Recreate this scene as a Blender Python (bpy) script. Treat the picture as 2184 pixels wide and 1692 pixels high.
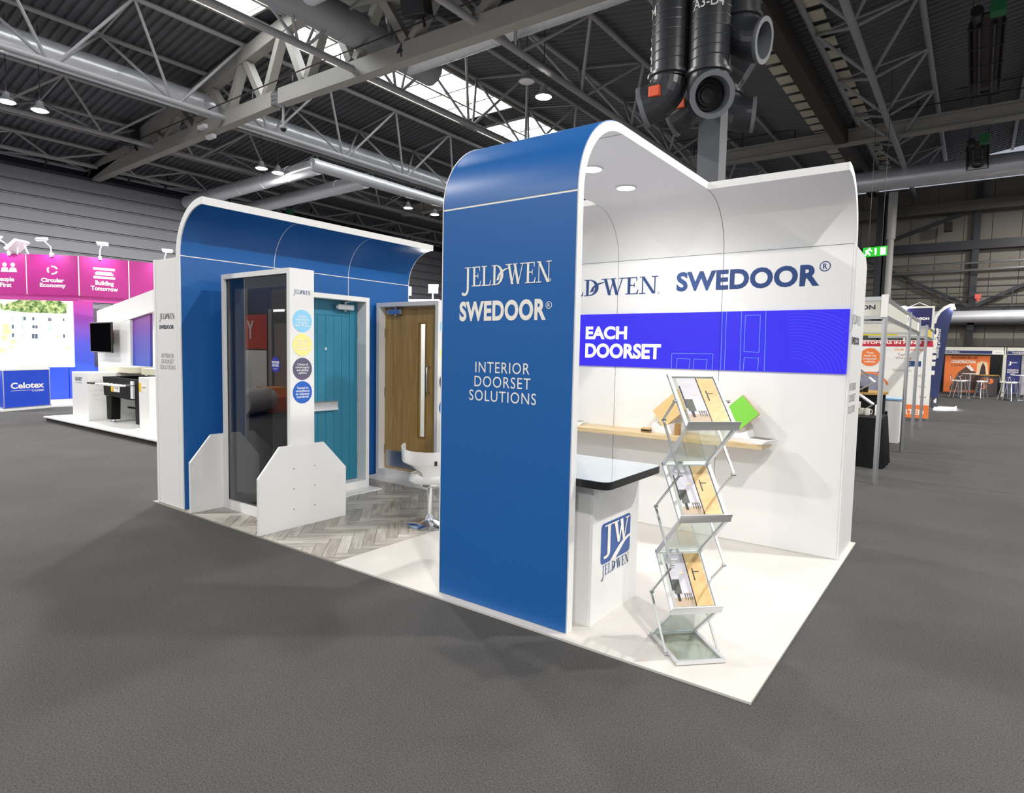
import bpy, bmesh, math, random
from mathutils import Vector, Matrix
random.seed(11)
for o in list(bpy.data.objects): bpy.data.objects.remove(o)
SC = bpy.context.scene
COL = SC.collection
PI = math.pi

# ------------------------------------------------------------------ camera
# calibrated from the stand's own straight edges (frame 2184 x 1692)
F, YAW, PITCH, ROLL = 1334.57, -0.634758, 0.0717626, -0.0199856
CAM = Vector((0.73678, -2.89711, 1.6))
fw = Vector((math.cos(PITCH)*math.sin(YAW), math.cos(PITCH)*math.cos(YAW), -math.sin(PITCH)))
rt0 = Vector((math.cos(YAW), -math.sin(YAW), 0)); dn0 = fw.cross(rt0)
rt = math.cos(ROLL)*rt0 + math.sin(ROLL)*dn0
dn = -math.sin(ROLL)*rt0 + math.cos(ROLL)*dn0
cd = bpy.data.cameras.new('camera'); cam = bpy.data.objects.new('camera', cd); COL.objects.link(cam)
cd.sensor_fit = 'HORIZONTAL'; cd.sensor_width = 36; cd.lens = 36*F/2184; cd.clip_end = 300; cd.clip_start = .05
cam.matrix_world = Matrix(((rt.x, -dn.x, -fw.x, CAM.x), (rt.y, -dn.y, -fw.y, CAM.y), (rt.z, -dn.z, -fw.z, CAM.z), (0, 0, 0, 1)))
SC.camera = cam
def ray(x, y): return rt*((x-1092)/F) + dn*((y-846)/F) + fw
def onp(x, y, ax, val):
    d = ray(x, y); return CAM + d*((val-CAM[ax])/d[ax])
def GZ(x, y, z=0.): return onp(x, y, 2, z)      # pixel on a level plane
def GX(x, y, v): return onp(x, y, 0, v)         # pixel on a plane of constant X
def GY(x, y, v): return onp(x, y, 1, v)
def GD(x, y, D): return CAM + ray(x, y)*D

# ------------------------------------------------------------------ world, exposure
W = bpy.data.worlds.new('hall_ambient'); SC.world = W; W.use_nodes = True
bg = W.node_tree.nodes['Background']; bg.inputs[0].default_value = (.80, .86, 1, 1); bg.inputs[1].default_value = .42
vs = SC.view_settings
vs.view_transform = 'Standard'; vs.look = 'None'; vs.gamma = 1; vs.use_curve_mapping = False; vs.exposure = 0.22

# ------------------------------------------------------------------ materials
MATS = {}
def lin(h):
    h = h.lstrip('#'); c = [int(h[i:i+2], 16)/255 for i in (0, 2, 4)]
    return tuple(v/12.92 if v <= .04045 else ((v+.055)/1.055)**2.4 for v in c) + (1,)
def mat(name, col, rough=.5, metal=0., emit=0., noise=0., nscale=20., bump=0., coat=0., spec=.5, bscale=None):
    if name in MATS: return MATS[name]
    m = bpy.data.materials.new(name); m.use_nodes = True; nt = m.node_tree; b = nt.nodes['Principled BSDF']
    c = lin(col) if isinstance(col, str) else tuple(col)+(1,)
    b.inputs['Base Color'].default_value = c; b.inputs['Roughness'].default_value = rough; b.inputs['Metallic'].default_value = metal
    b.inputs['Specular IOR Level'].default_value = spec
    if coat: b.inputs['Coat Weight'].default_value = coat
    if emit: b.inputs['Emission Color'].default_value = c; b.inputs['Emission Strength'].default_value = emit
    if noise or bump:
        tc = nt.nodes.new('ShaderNodeTexCoord'); n = nt.nodes.new('ShaderNodeTexNoise')
        n.inputs['Scale'].default_value = nscale; n.inputs['Detail'].default_value = 4
        nt.links.new(tc.outputs['Object'], n.inputs['Vector'])
        if noise:
            mx = nt.nodes.new('ShaderNodeMix'); mx.data_type = 'RGBA'
            mx.inputs['A'].default_value = tuple(v*(1-noise) for v in c[:3])+(1,); mx.inputs['B'].default_value = tuple(min(1, v*(1+noise)) for v in c[:3])+(1,)
            nt.links.new(n.outputs['Fac'], mx.inputs['Factor']); nt.links.new(mx.outputs['Result'], b.inputs['Base Color'])
        if bump:
            n2 = nt.nodes.new('ShaderNodeTexNoise'); n2.inputs['Scale'].default_value = bscale or nscale; nt.links.new(tc.outputs['Object'], n2.inputs['Vector'])
            bp = nt.nodes.new('ShaderNodeBump'); bp.inputs['Strength'].default_value = bump; bp.inputs['Distance'].default_value = .01
            nt.links.new(n2.outputs['Fac'], bp.inputs['Height']); nt.links.new(bp.outputs['Normal'], b.inputs['Normal'])
    MATS[name] = m; return m
def mat_wood(name, c1, c2, rough=.45, scale=(1, 14, 1), detail=5., rot=0.):
    m = bpy.data.materials.new(name); m.use_nodes = True; nt = m.node_tree; b = nt.nodes['Principled BSDF']; b.inputs['Roughness'].default_value = rough
    tc = nt.nodes.new('ShaderNodeTexCoord'); mp = nt.nodes.new('ShaderNodeMapping'); mp.inputs['Scale'].default_value = scale
    oi = nt.nodes.new('ShaderNodeObjectInfo')
    n = nt.nodes.new('ShaderNodeTexNoise'); n.noise_dimensions = '4D'; n.inputs['Scale'].default_value = 3; n.inputs['Detail'].default_value = detail; n.inputs['Distortion'].default_value = .6
    mul = nt.nodes.new('ShaderNodeMath'); mul.operation = 'MULTIPLY'; mul.inputs[1].default_value = 37.
    nt.links.new(oi.outputs['Random'], mul.inputs[0]); nt.links.new(mul.outputs[0], n.inputs['W'])
    mr = nt.nodes.new('ShaderNodeMapping'); mr.inputs['Rotation'].default_value = (0, 0, rot)
    nt.links.new(tc.outputs['Object'], mr.inputs['Vector']); nt.links.new(mr.outputs[0], mp.inputs['Vector']); nt.links.new(mp.outputs[0], n.inputs['Vector'])
    mx = nt.nodes.new('ShaderNodeMix'); mx.data_type = 'RGBA'; mx.inputs['A'].default_value = lin(c1); mx.inputs['B'].default_value = lin(c2)
    rp = nt.nodes.new('ShaderNodeMapRange'); rp.inputs[1].default_value = .3; rp.inputs[2].default_value = .7
    nt.links.new(n.outputs['Fac'], rp.inputs[0]); nt.links.new(rp.outputs[0], mx.inputs['Factor']); nt.links.new(mx.outputs['Result'], b.inputs['Base Color'])
    MATS[name] = m; return m
def mat_glass(name, tint, ior=1.5, rough=0.):
    # thin sheet glass: a clear, tinted sheet with a Fresnel reflection
    m = bpy.data.materials.new(name); m.use_nodes = True; nt = m.node_tree; nt.nodes.clear()
    out = nt.nodes.new('ShaderNodeOutputMaterial'); mix = nt.nodes.new('ShaderNodeMixShader'); fr = nt.nodes.new('ShaderNodeFresnel'); fr.inputs[0].default_value = ior
    ge = nt.nodes.new('ShaderNodeNewGeometry'); mi = nt.nodes.new('ShaderNodeMix'); mi.inputs['A'].default_value = ior; mi.inputs['B'].default_value = 1/ior   # same reflection from both faces of the sheet
    nt.links.new(ge.outputs['Backfacing'], mi.inputs['Factor']); nt.links.new(mi.outputs['Result'], fr.inputs[0])
    t = nt.nodes.new('ShaderNodeBsdfTransparent'); t.inputs[0].default_value = tint+(1,)
    g = nt.nodes.new('ShaderNodeBsdfGlossy'); g.inputs['Roughness'].default_value = rough
    nt.links.new(fr.outputs[0], mix.inputs[0]); nt.links.new(t.outputs[0], mix.inputs[1]); nt.links.new(g.outputs[0], mix.inputs[2]); nt.links.new(mix.outputs[0], out.inputs[0])
    MATS[name] = m; return m
def mat_grad(name, stops, axis=2, z0=0., z1=1., emit=0., rough=.5):
    # printed colour gradient along one object axis
    m = bpy.data.materials.new(name); m.use_nodes = True; nt = m.node_tree; b = nt.nodes['Principled BSDF']; b.inputs['Roughness'].default_value = rough
    ge = nt.nodes.new('ShaderNodeNewGeometry'); sp = nt.nodes.new('ShaderNodeSeparateXYZ'); mr = nt.nodes.new('ShaderNodeMapRange'); cr = nt.nodes.new('ShaderNodeValToRGB')
    mr.inputs[1].default_value = z0; mr.inputs[2].default_value = z1
    nt.links.new(ge.outputs['Position'], sp.inputs[0]); nt.links.new(sp.outputs[axis], mr.inputs[0]); nt.links.new(mr.outputs[0], cr.inputs[0])
    e = cr.color_ramp.elements
    while len(e) < len(stops): e.new(.5)
    for i, (p, c) in enumerate(stops): e[i].position = p; e[i].color = lin(c)
    nt.links.new(cr.outputs[0], b.inputs['Base Color'])
    if emit: nt.links.new(cr.outputs[0], b.inputs['Emission Color']); b.inputs['Emission Strength'].default_value = emit
    MATS[name] = m; return m

WHITE = mat('white_laminate', (.80, .80, .79), .38)
WEDGE = mat('white_edge', (.82, .82, .81), .45)
SBLUE = LBLUE = mat('stand_blue', '#1d5fa5', .36, spec=.42)
CREAM = mat('cream_print', '#f1ede4', .5)
NAVY = mat('navy_print', '#1d3f78', .5)
MIDBLUE = mat('mid_blue_print', '#3f86cc', .5)
DARKINK = mat('dark_ink', '#2b2f45', .5)
GREYINK = mat('grey_ink', '#8d9096', .5)
CHROME = mat('chrome', (.82, .83, .85), .12, 1.)
ALU = mat('aluminium', (.62, .63, .65), .33, 1.)
STEEL = mat('brushed_steel', (.56, .57, .58), .38, 1.)
BLACK = mat('black_plastic', (.012, .012, .013), .4)
BLACKCLOTH = mat('black_cloth', (.008, .008, .009), .9, spec=.2)
SEAM = mat('seam_grey', '#8b8d90', .6)
GAP = SEAM

# ------------------------------------------------------------------ mesh helpers
OFF = {}
class MB:
    def __init__(s): s.v = []; s.f = []
    def add(s, vs, fs):
        k = len(s.v); s.v += [tuple(p) for p in vs]; s.f += [tuple(i+k for i in f) for f in fs]; return s
    def box(s, x0, x1, y0, y1, z0, z1):
        return s.add([(x0,y0,z0),(x1,y0,z0),(x1,y1,z0),(x0,y1,z0),(x0,y0,z1),(x1,y0,z1),(x1,y1,z1),(x0,y1,z1)],
                     [(0,3,2,1),(4,5,6,7),(0,1,5,4),(1,2,6,5),(2,3,7,6),(3,0,4,7)])
    def obox(s, c, a, b, d):           # centre and three half-axis vectors
        c, a, b, d = map(Vector, (c, a, b, d)); P = []
        for k in (-1, 1):
            for i, j in ((-1,-1),(1,-1),(1,1),(-1,1)): P.append(c+a*i+b*j+d*k)
        return s.add(P, [(0,3,2,1),(4,5,6,7),(0,1,5,4),(1,2,6,5),(2,3,7,6),(3,0,4,7)])
    def bar(s, p, q, w, h, up=(0,0,1)):
        p, q = Vector(p), Vector(q); d = q-p; L = d.length; d.normalize(); up = Vector(up)
        if abs(d.dot(up)) > .98: up = Vector((1,0,0))
        x = d.cross(up).normalized(); u = x.cross(d)
        return s.obox((p+q)/2, d*(L/2), x*(w/2), u*(h/2))
    def poly(s, pts): return s.add(pts, [tuple(range(len(pts)))])
    def prism(s, pts, ax, a, b):
        n = len(pts)
        def P(p, t): return {'x': (t, p[0], p[1]), 'y': (p[0], t, p[1]), 'z': (p[0], p[1], t)}[ax]
        vs = [P(p, a) for p in pts]+[P(p, b) for p in pts]
        return s.add(vs, [tuple(range(n)), tuple(range(2*n-1, n-1, -1))]+[(i, (i+1) % n, n+(i+1) % n, n+i) for i in range(n)])
    def rings(s, rs, closed=True, cap=True, loop=False):
        k = len(s.v); n = len(rs[0])
        for r in rs: s.v += [tuple(p) for p in r]
        m = len(rs)
        for j in range(m if loop else m-1):
            j2 = (j+1) % m
            for i in range(n if closed else n-1):
                i2 = (i+1) % n
                s.f.append((k+j*n+i, k+j*n+i2, k+j2*n+i2, k+j2*n+i))
        if cap and closed and not loop:
            s.f.append(tuple(k+i for i in range(n))); s.f.append(tuple(k+(m-1)*n+i for i in range(n)))
        return s
    def tube(s, pts, r, n=10, cap=True):
        pts = [Vector(p) for p in pts]; rr = r if isinstance(r, (list, tuple)) else [r]*len(pts); rs = []
        d0 = (pts[1]-pts[0]).normalized(); u = Vector((0,0,1)) if abs(d0.z) < .9 else Vector((1,0,0)); u = (u-d0*u.dot(d0)).normalized()
        for i, p in enumerate(pts):
            d = (pts[min(i+1, len(pts)-1)]-pts[max(i-1, 0)]).normalized(); u = (u-d*u.dot(d)).normalized(); w = d.cross(u)
            rs.append([p+(u*math.cos(2*PI*k/n)+w*math.sin(2*PI*k/n))*rr[i] for k in range(n)])
        return s.rings(rs, cap=cap)
    def lathe(s, prof, c=(0,0,0), n=24, cap=True):
        return s.rings([[(c[0]+r*math.cos(2*PI*k/n), c[1]+r*math.sin(2*PI*k/n), c[2]+z) for k in range(n)] for r, z in prof], cap=cap)
    def disc(s, c, x, y, r, n=28):
        c, x, y = Vector(c), Vector(x), Vector(y)
        return s.poly([c+x*(r*math.cos(2*PI*k/n))+y*(r*math.sin(2*PI*k/n)) for k in range(n)])
    def mesh(s, name, off=(0,0,0), smooth=False, bevel=0., recalc=True):
        me = bpy.data.meshes.new(name); o = Vector(off)
        me.from_pydata([Vector(p)-o for p in s.v], [], s.f)
        if recalc or bevel:
            bm = bmesh.new(); bm.from_mesh(me)
            if recalc: bmesh.ops.recalc_face_normals(bm, faces=bm.faces)
            if bevel: bmesh.ops.bevel(bm, geom=[e for e in bm.edges if len(e.link_faces) == 2 and e.calc_face_angle() > .5], offset=bevel, segments=2, affect='EDGES', profile=.5)
            bm.to_mesh(me); bm.free()
        if smooth:
            me.polygons.foreach_set('use_smooth', [True]*len(me.polygons)); me.set_sharp_from_angle(angle=math.radians(40))
        return me
    def build(s, name, m, parent=None, smooth=False, bevel=0., recalc=True):
        off = OFF.get(parent.name, Vector((0,0,0))) if parent else Vector((0,0,0))
        me = s.mesh(name, off, smooth, bevel, recalc); me.materials.append(m)
        return link(name, me, parent)
def link(name, me, parent=None):
    o = bpy.data.objects.new(name, me); COL.objects.link(o)
    if parent: o.parent = parent; OFF[o.name] = OFF.get(parent.name, Vector((0,0,0)))
    return o
def tag(o, label, cat, group=None, kind=None):
    if label: o['label'] = label
    if cat: o['category'] = cat
    if group: o['group'] = group
    if kind: o['kind'] = kind
    return o
def thing(name, label, cat, loc=(0,0,0), rz=0., group=None, local=False):
    o = bpy.data.objects.new(name, None); COL.objects.link(o); o.empty_display_size = .1
    o.location = loc; o.rotation_euler = (0, 0, rz); tag(o, label, cat, group)
    OFF[o.name] = Vector((0,0,0)) if local else Vector(loc)
    return o
def one(name, mb, m, label, cat, group=None, loc=None, **k):
    # a thing that is one mesh, given in world coordinates; its origin goes to loc
    loc = Vector(loc) if loc else Vector((sum(p[0] for p in mb.v)/len(mb.v), sum(p[1] for p in mb.v)/len(mb.v), min(p[2] for p in mb.v)))
    me = mb.mesh(name, loc, **k); me.materials.append(m); o = link(name, me); o.location = loc; OFF[o.name] = loc
    return tag(o, label, cat, group)
def struct(name, mb, m, parent=None, **k):
    o = mb.build(name, m, parent, **k)
    if not parent: o['kind'] = 'structure'
    return o
def dup(root, loc, rz=None, label=None, group=None):
    def cp(o, par):
        c = o.copy(); COL.objects.link(c); c.parent = par
        for ch in o.children: cp(ch, c)
        return c
    r = cp(root, None); r.location = loc
    if rz is not None: r.rotation_euler = (0, 0, rz)
    if label: r['label'] = label
    if group: r['group'] = group
    return r
def arc(cx, cy, r, a0, a1, n):
    return [(cx+r*math.cos(a0+(a1-a0)*i/n), cy+r*math.sin(a0+(a1-a0)*i/n)) for i in range(n+1)]

# ------------------------------------------------------------------ lettering
TCACHE = {}
def tmesh(s, bold, sp, al):
    key = (s, bold, sp, al)
    if key not in TCACHE:
        cu = bpy.data.curves.new('t', 'FONT'); cu.body = s; cu.size = 1; cu.offset = bold; cu.space_character = sp; cu.align_x = al; cu.resolution_u = 4; cu.space_line = .95
        ob = bpy.data.objects.new('t', cu); me = bpy.data.meshes.new_from_object(ob)
        vs = [(v.co.x, v.co.y) for v in me.vertices]; fs = [tuple(p.vertices) for p in me.polygons]
        bpy.data.objects.remove(ob); bpy.data.meshes.remove(me); bpy.data.curves.remove(cu)
        x0 = min(v[0] for v in vs); x1 = max(v[0] for v in vs); y0 = min(v[1] for v in vs); y1 = max(v[1] for v in vs)
        TCACHE[key] = ([((x-x0)/(x1-x0), (y-y0)/(y1-y0)) for x, y in vs], fs)
    return TCACHE[key]
def flat2d(name, V2, FF, m, parent, o, x, y, lift=.0012):
    o, x, y = Vector(o), Vector(x), Vector(y); nrm = x.cross(y).normalized()
    mb = MB(); mb.add([o+x*a+y*b+nrm*lift for a, b in V2], FF)
    return mb.build(name, m, parent, recalc=False)
def text(s, m, parent, o, x, y, bold=0., sp=1., al='CENTER', name='lettering', lift=.0012):
    # o = lower-left corner of the ink box, x and y = its full width and height as vectors
    V2, FF = tmesh(s, bold, sp, al)
    return flat2d(name, V2, FF, m, parent, o, x, y, lift)
def serif_word(word):
    Q = []
    def R(x0, x1, y0, y1): Q.append([(x0,y0),(x1,y0),(x1,y1),(x0,y1)])
    def D(xa, ya, xb, yb, w): Q.append([(xa,ya),(xa+w,ya),(xb+w,yb),(xb,yb)] if ya < yb else [(xb,yb),(xb+w,yb),(xa+w,ya),(xa,ya)])
    def S(cx, w, y): R(cx-w/2, cx+w/2, y, y+.045)
    x = 0.
    for ch in word:
        if ch == 'J':
            R(x+.2, x+.37, -.12, 1); S(x+.27, .5, .955)
            a = arc(x+.02, -.12, .35, 0, -PI*.62, 8); b = arc(x-.02, -.12, .22, 0, -PI*.62, 8)
            for i in range(8): Q.append([a[i], a[i+1], b[i+1], b[i]])
            Q.append(arc(x-.12, -.36, .085, 0, 2*PI, 10)[:-1]); x += .6
        elif ch in 'EL':
            R(x+.12, x+.28, 0, 1); R(x, x+.72, 0, .05); Q.append([(x+.62,.05),(x+.7,.05),(x+.75,.27),(x+.71,.27)])
            if ch == 'E':
                R(x, x+.66, .95, 1); Q.append([(x+.6,.95),(x+.62,.76),(x+.66,.76),(x+.66,.95)]); R(x+.28, x+.52, .5, .55); R(x+.49, x+.53, .4, .66)
            else: S(x+.2, .42, .955)
            x += .8
        elif ch == 'D':
            R(x+.12, x+.28, 0, 1); R(x, x+.3, 0, .05); R(x, x+.3, .95, 1)
            a = arc(x+.3, .5, .5, -PI/2, PI/2, 16); b = [(x+.3+(p[0]-x-.3)*.74, .5+(p[1]-.5)*.9) for p in a]
            a = [(x+.3+(p[0]-x-.3)*1.18, p[1]) for p in a]
            for i in range(16): Q.append([b[i], a[i], a[i+1], b[i+1]])
            x += .98
        elif ch == '-':
            p = [(x-.62, .22), (x-.5, .5), (x-.3, .68), (x-.02, .78), (x+.25, .82)]; q = [(x-.42, .26), (x-.36, .47), (x-.2, .6), (x+.02, .7), (x+.25, .78)]
            for i in range(4): Q.append([q[i], q[i+1], p[i+1], p[i]])
            x += .14
        elif ch == 'W':
            D(x+.08, 1, x+.36, 0, .17); D(x+.40, 0, x+.64, .95, .06); D(x+.52, 1, x+.8, 0, .17); D(x+.86, 0, x+1.16, 1, .06)
            S(x+.16, .46, .955); S(x+.62, .36, .955); S(x+1.18, .36, .955); x += 1.38
        elif ch == 'N':
            R(x+.14, x+.2, 0, 1); D(x+.08, 1, x+.72, 0, .18); R(x+.82, x+.88, 0, 1); S(x+.17, .36, 0); S(x+.15, .3, .955); S(x+.85, .36, .955); x += 1.05
    return Q, x
def serif(word, m, parent, o, x, y, name='lettering'):
    # o = baseline start, x = width vector of the whole word, y = cap height vector
    Q, w = serif_word(word)
    o, x, y = Vector(o), Vector(x), Vector(y); nrm = x.cross(y).normalized(); mb = MB()
    for i, q in enumerate(Q): mb.poly([o+x*(a/w)+y*b+nrm*(.001+i*.00004) for a, b in q])   # strokes overlap, each a hair above the last
    me = mb.mesh(name, OFF.get(parent.name, Vector((0,0,0))), recalc=False)
    for p in me.polygons:
        if p.normal.dot(nrm) < 0: p.flip()
    me.materials.append(m); return link(name, me, parent)
def ringmark(m, parent, c, x, y, r, name='registered_mark'):
    c, x, y = Vector(c), Vector(x).normalized(), Vector(y).normalized(); nrm = x.cross(y)*.0025; mb = MB(); n = 20
    a = [c+nrm+x*(r*math.cos(2*PI*k/n))+y*(r*math.sin(2*PI*k/n)) for k in range(n)]; b = [c+nrm+x*(r*.84*math.cos(2*PI*k/n))+y*(r*.84*math.sin(2*PI*k/n)) for k in range(n)]
    mb.rings([a, b], cap=False)
    V2, FF = tmesh('R', .01, 1., 'CENTER'); mb.add([c+nrm+x*(r*(u-.5)*.8)+y*(r*(v-.5)*1.05) for u, v in V2], FF)
    return mb.build(name, m, parent, recalc=False)
XA, YA, ZA = Vector((1,0,0)), Vector((0,1,0)), Vector((0,0,1))
def lamp(kind, loc, power, parent=None, color=(1,1,1), size=.1, rot=None, spot=None, blend=.5, name='lamp_light'):
    l = bpy.data.lights.new(name, kind); l.energy = power; l.color = color
    if kind == 'AREA': l.shape = 'DISK'; l.size = size
    else: l.shadow_soft_size = size
    if kind == 'SPOT': l.spot_size = spot or 1.5; l.spot_blend = blend
    o = bpy.data.objects.new(name, l); COL.objects.link(o)
    off = OFF.get(parent.name, Vector((0,0,0))) if parent else Vector((0,0,0))
    o.location = Vector(loc)-off
    if rot: o.rotation_euler = rot
    if parent: o.parent = parent
    return o

# ================================================================== THE HALL
def carpet():
    m = bpy.data.materials.new('hall_carpet'); m.use_nodes = True; nt = m.node_tree; b = nt.nodes['Principled BSDF']; b.inputs['Roughness'].default_value = .95; b.inputs['Specular IOR Level'].default_value = .15
    tc = nt.nodes.new('ShaderNodeTexCoord'); n = nt.nodes.new('ShaderNodeTexNoise'); n.inputs['Scale'].default_value = 130; n.inputs['Detail'].default_value = 6; n.inputs['Roughness'].default_value = .85
    n2 = nt.nodes.new('ShaderNodeTexNoise'); n2.inputs['Scale'].default_value = 1.3; n2.inputs['Detail'].default_value = 3
    cr = nt.nodes.new('ShaderNodeValToRGB'); e = cr.color_ramp.elements; e[0].position = .34; e[0].color = lin('#2b2b2c'); e[1].position = .66; e[1].color = lin('#636261')
    mx = nt.nodes.new('ShaderNodeMix'); mx.data_type = 'RGBA'; mx.blend_type = 'MULTIPLY'; mx.inputs['Factor'].default_value = 1
    cr2 = nt.nodes.new('ShaderNodeValToRGB'); e = cr2.color_ramp.elements; e[0].position = .3; e[0].color = (.86, .86, .86, 1); e[1].position = .7; e[1].color = (1, 1, 1, 1)
    for t in (n, n2): nt.links.new(tc.outputs['Object'], t.inputs['Vector'])
    nt.links.new(n.outputs['Fac'], cr.inputs[0]); nt.links.new(n2.outputs['Fac'], cr2.inputs[0]); nt.links.new(cr.outputs[0], mx.inputs['A']); nt.links.new(cr2.outputs[0], mx.inputs['B']); nt.links.new(mx.outputs['Result'], b.inputs['Base Color'])
    bp = nt.nodes.new('ShaderNodeBump'); bp.inputs['Strength'].default_value = .25; bp.inputs['Distance'].default_value = .004; nt.links.new(n.outputs['Fac'], bp.inputs['Height']); nt.links.new(bp.outputs['Normal'], b.inputs['Normal'])
    return m
struct('floor', MB().box(-36, 26, -22, 37, -.2, 0), carpet())
DECK = mat('deck_grey', '#5c5d60', .55, .0, noise=.1, nscale=2)
CLAD = mat('clad_grey', '#8b8c94', .5, noise=.05, nscale=1.5)
PAINT = PAINTD = mat('truss_paint', '#9c9b9c', .42, noise=.06, nscale=3)
BEAM = mat('beam_grey', '#9a978f', .5, noise=.06, nscale=2)
DUCTM = mat('galvanised', (.80, .81, .85), .30, .45, noise=.08, nscale=2.5)
DUCTD = mat('painted_duct', '#3a3c40', .36, .3, spec=.6)
DSTEEL = mat('dark_steel', '#2e3036', .5)
BROWN = mat('brown_beam', '#3c342d', .5)
WALLP = mat('hall_wall_panel', '#77726a', .7, noise=.12, nscale=1.2)
RX, RZ, SL, VX = -18., 13.2, .16, -4.5
def roofZ(x): return RZ-SL*abs(x-RX) if x < VX else RZ-SL*(VX-RX)+SL*(x-VX)

# --- ceiling: corrugated deck with a ridge of roof glazing
def deck(x0, x1, y0, y1, pitch=.3, d=.09):
    mb = MB(); prof = []; y = y0
    while y < y1:
        prof += [(y, 0), (y+pitch*.38, 0), (y+pitch*.5, d), (y+pitch*.88, d)]; y += pitch
    xs = [x0]+([VX] if x0 < VX < x1 else [])+[x1]
    mb.rings([[(x, p[0], roofZ(x)+p[1]) for p in prof] for x in xs], closed=False, cap=False)
    return mb
ceil = struct('ceiling', deck(-36, -20.4, -14, 37), DECK, recalc=False)
deck(-17, VX, -14, 37).build('deck_panel', DECK, ceil, recalc=False)
deck(VX, 26, -14, 37).build('deck_panel', DECK, ceil, recalc=False)
PANE = mat('skylight_pane', (.93, .97, 1.), .4, emit=7.5)
sk = thing('skylight', 'long ridge skylight of bright white panes along the roof', 'skylight', (-18.7, 10, 13))
pm = None
for k in range(30):
    y = -6+k*1.42
    if 9.6 < y < 10.8 or 20.6 < y < 21.6: 
        MB().box(-20.35, -17.05, y, y+1.3, 12.93, 12.98).build('louvre_panel', DSTEEL, sk); continue
    if pm is None:
        o = MB().box(-20.35, -17.05, y, y+1.34, 13.0, 13.03).build('pane', PANE, sk); pm = o; y0 = y
    else:
        o = pm.copy(); COL.objects.link(o); o.parent = sk; o.location = (0, y-y0, 0)
for k in range(31): MB().box(-20.4, -17., -6-.045+k*1.42, -6+.03+k*1.42, 12.86, 13.0).build('glazing_bar', BEAM, sk)
for x in (-20.45, -18.75, -16.95): MB().box(x-.06, x+.06, -7, 37, 12.78, 13.02).build('glazing_rail', BEAM, sk)

# --- longitudinal trusses: one bottom chord, two top chords, zig-zag tube braces
YN = [0.9+3.71*k-7.42 for k in range(12)]
def long_truss(x, label, m, ym=None, rb=.105):
    t = thing('roof_truss', label, 'roof truss', (x, 10, 10), group='trusses running the length of the hall')
    zb = 10.18
    tops = [(x+s*1.3, roofZ(x+s*1.3)-.16) for s in (-1, 1)]
    MB().tube([(x, -9, zb), (x, 36.8, zb)], rb, 12).build('bottom_chord', m, t, smooth=True)
    for tx, tz in tops: MB().tube([(tx, -9, tz), (tx, 36.8, tz)], .085, 10).build('top_chord', m, t, smooth=True)
    for k, y in enumerate(YN):
        for tx, tz in tops:
            for dy in (-1.855, 1.855):
                if y+dy > 36.8: continue
                MB().tube([(x, y+(.12 if dy > 0 else -.12), zb), (tx, y+dy, tz)], .05, 8).build('brace', m, t, smooth=True)
        if ym is None or k % 2 == 0:
            MB().tube([(tops[0][0], y+1.855, tops[0][1]), (tops[1][0], y+1.855, tops[1][1])], .035, 6).build('tie', m, t, smooth=True)
for x, l, m in [(-34.3, 'pale tube roof truss beside the ribbed side wall', PAINTD), (-28.5, 'pale tube roof truss second out from the ribbed side wall', PAINT), (-22.6, 'pale tube roof truss carrying the long silver duct', PAINT),
                (-15.2, 'grey tube roof truss under the edge of the bright skylight', PAINTD), (-10.3, 'grey tube roof truss crossing above the stepped silver duct', PAINTD),
                (-2.3, 'dark beige tube roof truss beside the brown gutter beam', PAINTD), (5.2, 'dark beige tube roof truss beyond the hanging black heaters', PAINTD)]:
    long_truss(x, l, m)
# purlins under the deck
for i, x in enumerate((-31.5, -26.2, -19.9, -13., -7., 1.6)):
    one('purlin', MB().bar((x, -9, roofZ(x)-.09), (x, 36.5, roofZ(x)-.09), .12, .16), PAINTD, 'straight steel purlin under the corrugated roof deck', 'purlin', 'purlins under the roof deck')

# --- main cross truss of box sections
mt = thing('cross_truss', 'large beige box-section cross truss with the number 4 on its bottom beam', 'roof truss', (-16.6, 10.3, 10))
cz = lambda x: 10.02-.022*abs(x+16.8)
for a, b in ((-36, -19.55), (-19.15, 2), (2, 24)):
    MB().bar((a, 10.3, cz(a)+.27), (b, 10.3, cz(b)+.27), .36, .52).build('bottom_beam', BEAM, mt)
MB().bar((-19.6, 10.3, cz(-19.4)+.27), (-19.1, 10.3, cz(-19.3)+.27), .30, .44).build('splice', STEEL, mt)
for i in range(4):
    for j in range(3): MB().tube([(-19.52+i*.11, 10.1, cz(-19.4)+.12+j*.14), (-19.52+i*.11, 10.17, cz(-19.4)+.12+j*.14)], .028, 6).build('bolt', STEEL, mt)
nodes = [-34.9+2.45*k for k in range(16)]
xx = [-36, RX, VX, 14]
for a, b in zip(xx, xx[1:]): MB().bar((a, 10.3, roofZ(a)-.5), (b, 10.3, roofZ(b)-.5), .36, .5).build('top_beam', BEAM, mt)
for x in nodes:
    for s in (-1, 1):
        tx = x+s*1.1
        MB().bar((x+s*.12, 10.3, cz(x)+.5), (tx, 10.3, roofZ(tx)-.7), .24, .3, (0, 1, 0)).build('web_member', BEAM, mt)
text('4', DARKINK, mt, (-13.25, 10.119, 10.0), XA*.27, ZA*.40, bold=.015, name='number')
MB().tube([(-35, 10.06, 10.62), (-17, 10.06, 10.74), (2, 10.06, 10.6)], .022, 5).build('cable', mat('cable_red', '#5d3b34', .6), mt)
MB().tube([(-35, 10.0, 10.58), (-17, 10.0, 10.69), (2, 10.0, 10.55)], .018, 5).build('cable', BLACK, mt)
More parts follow.
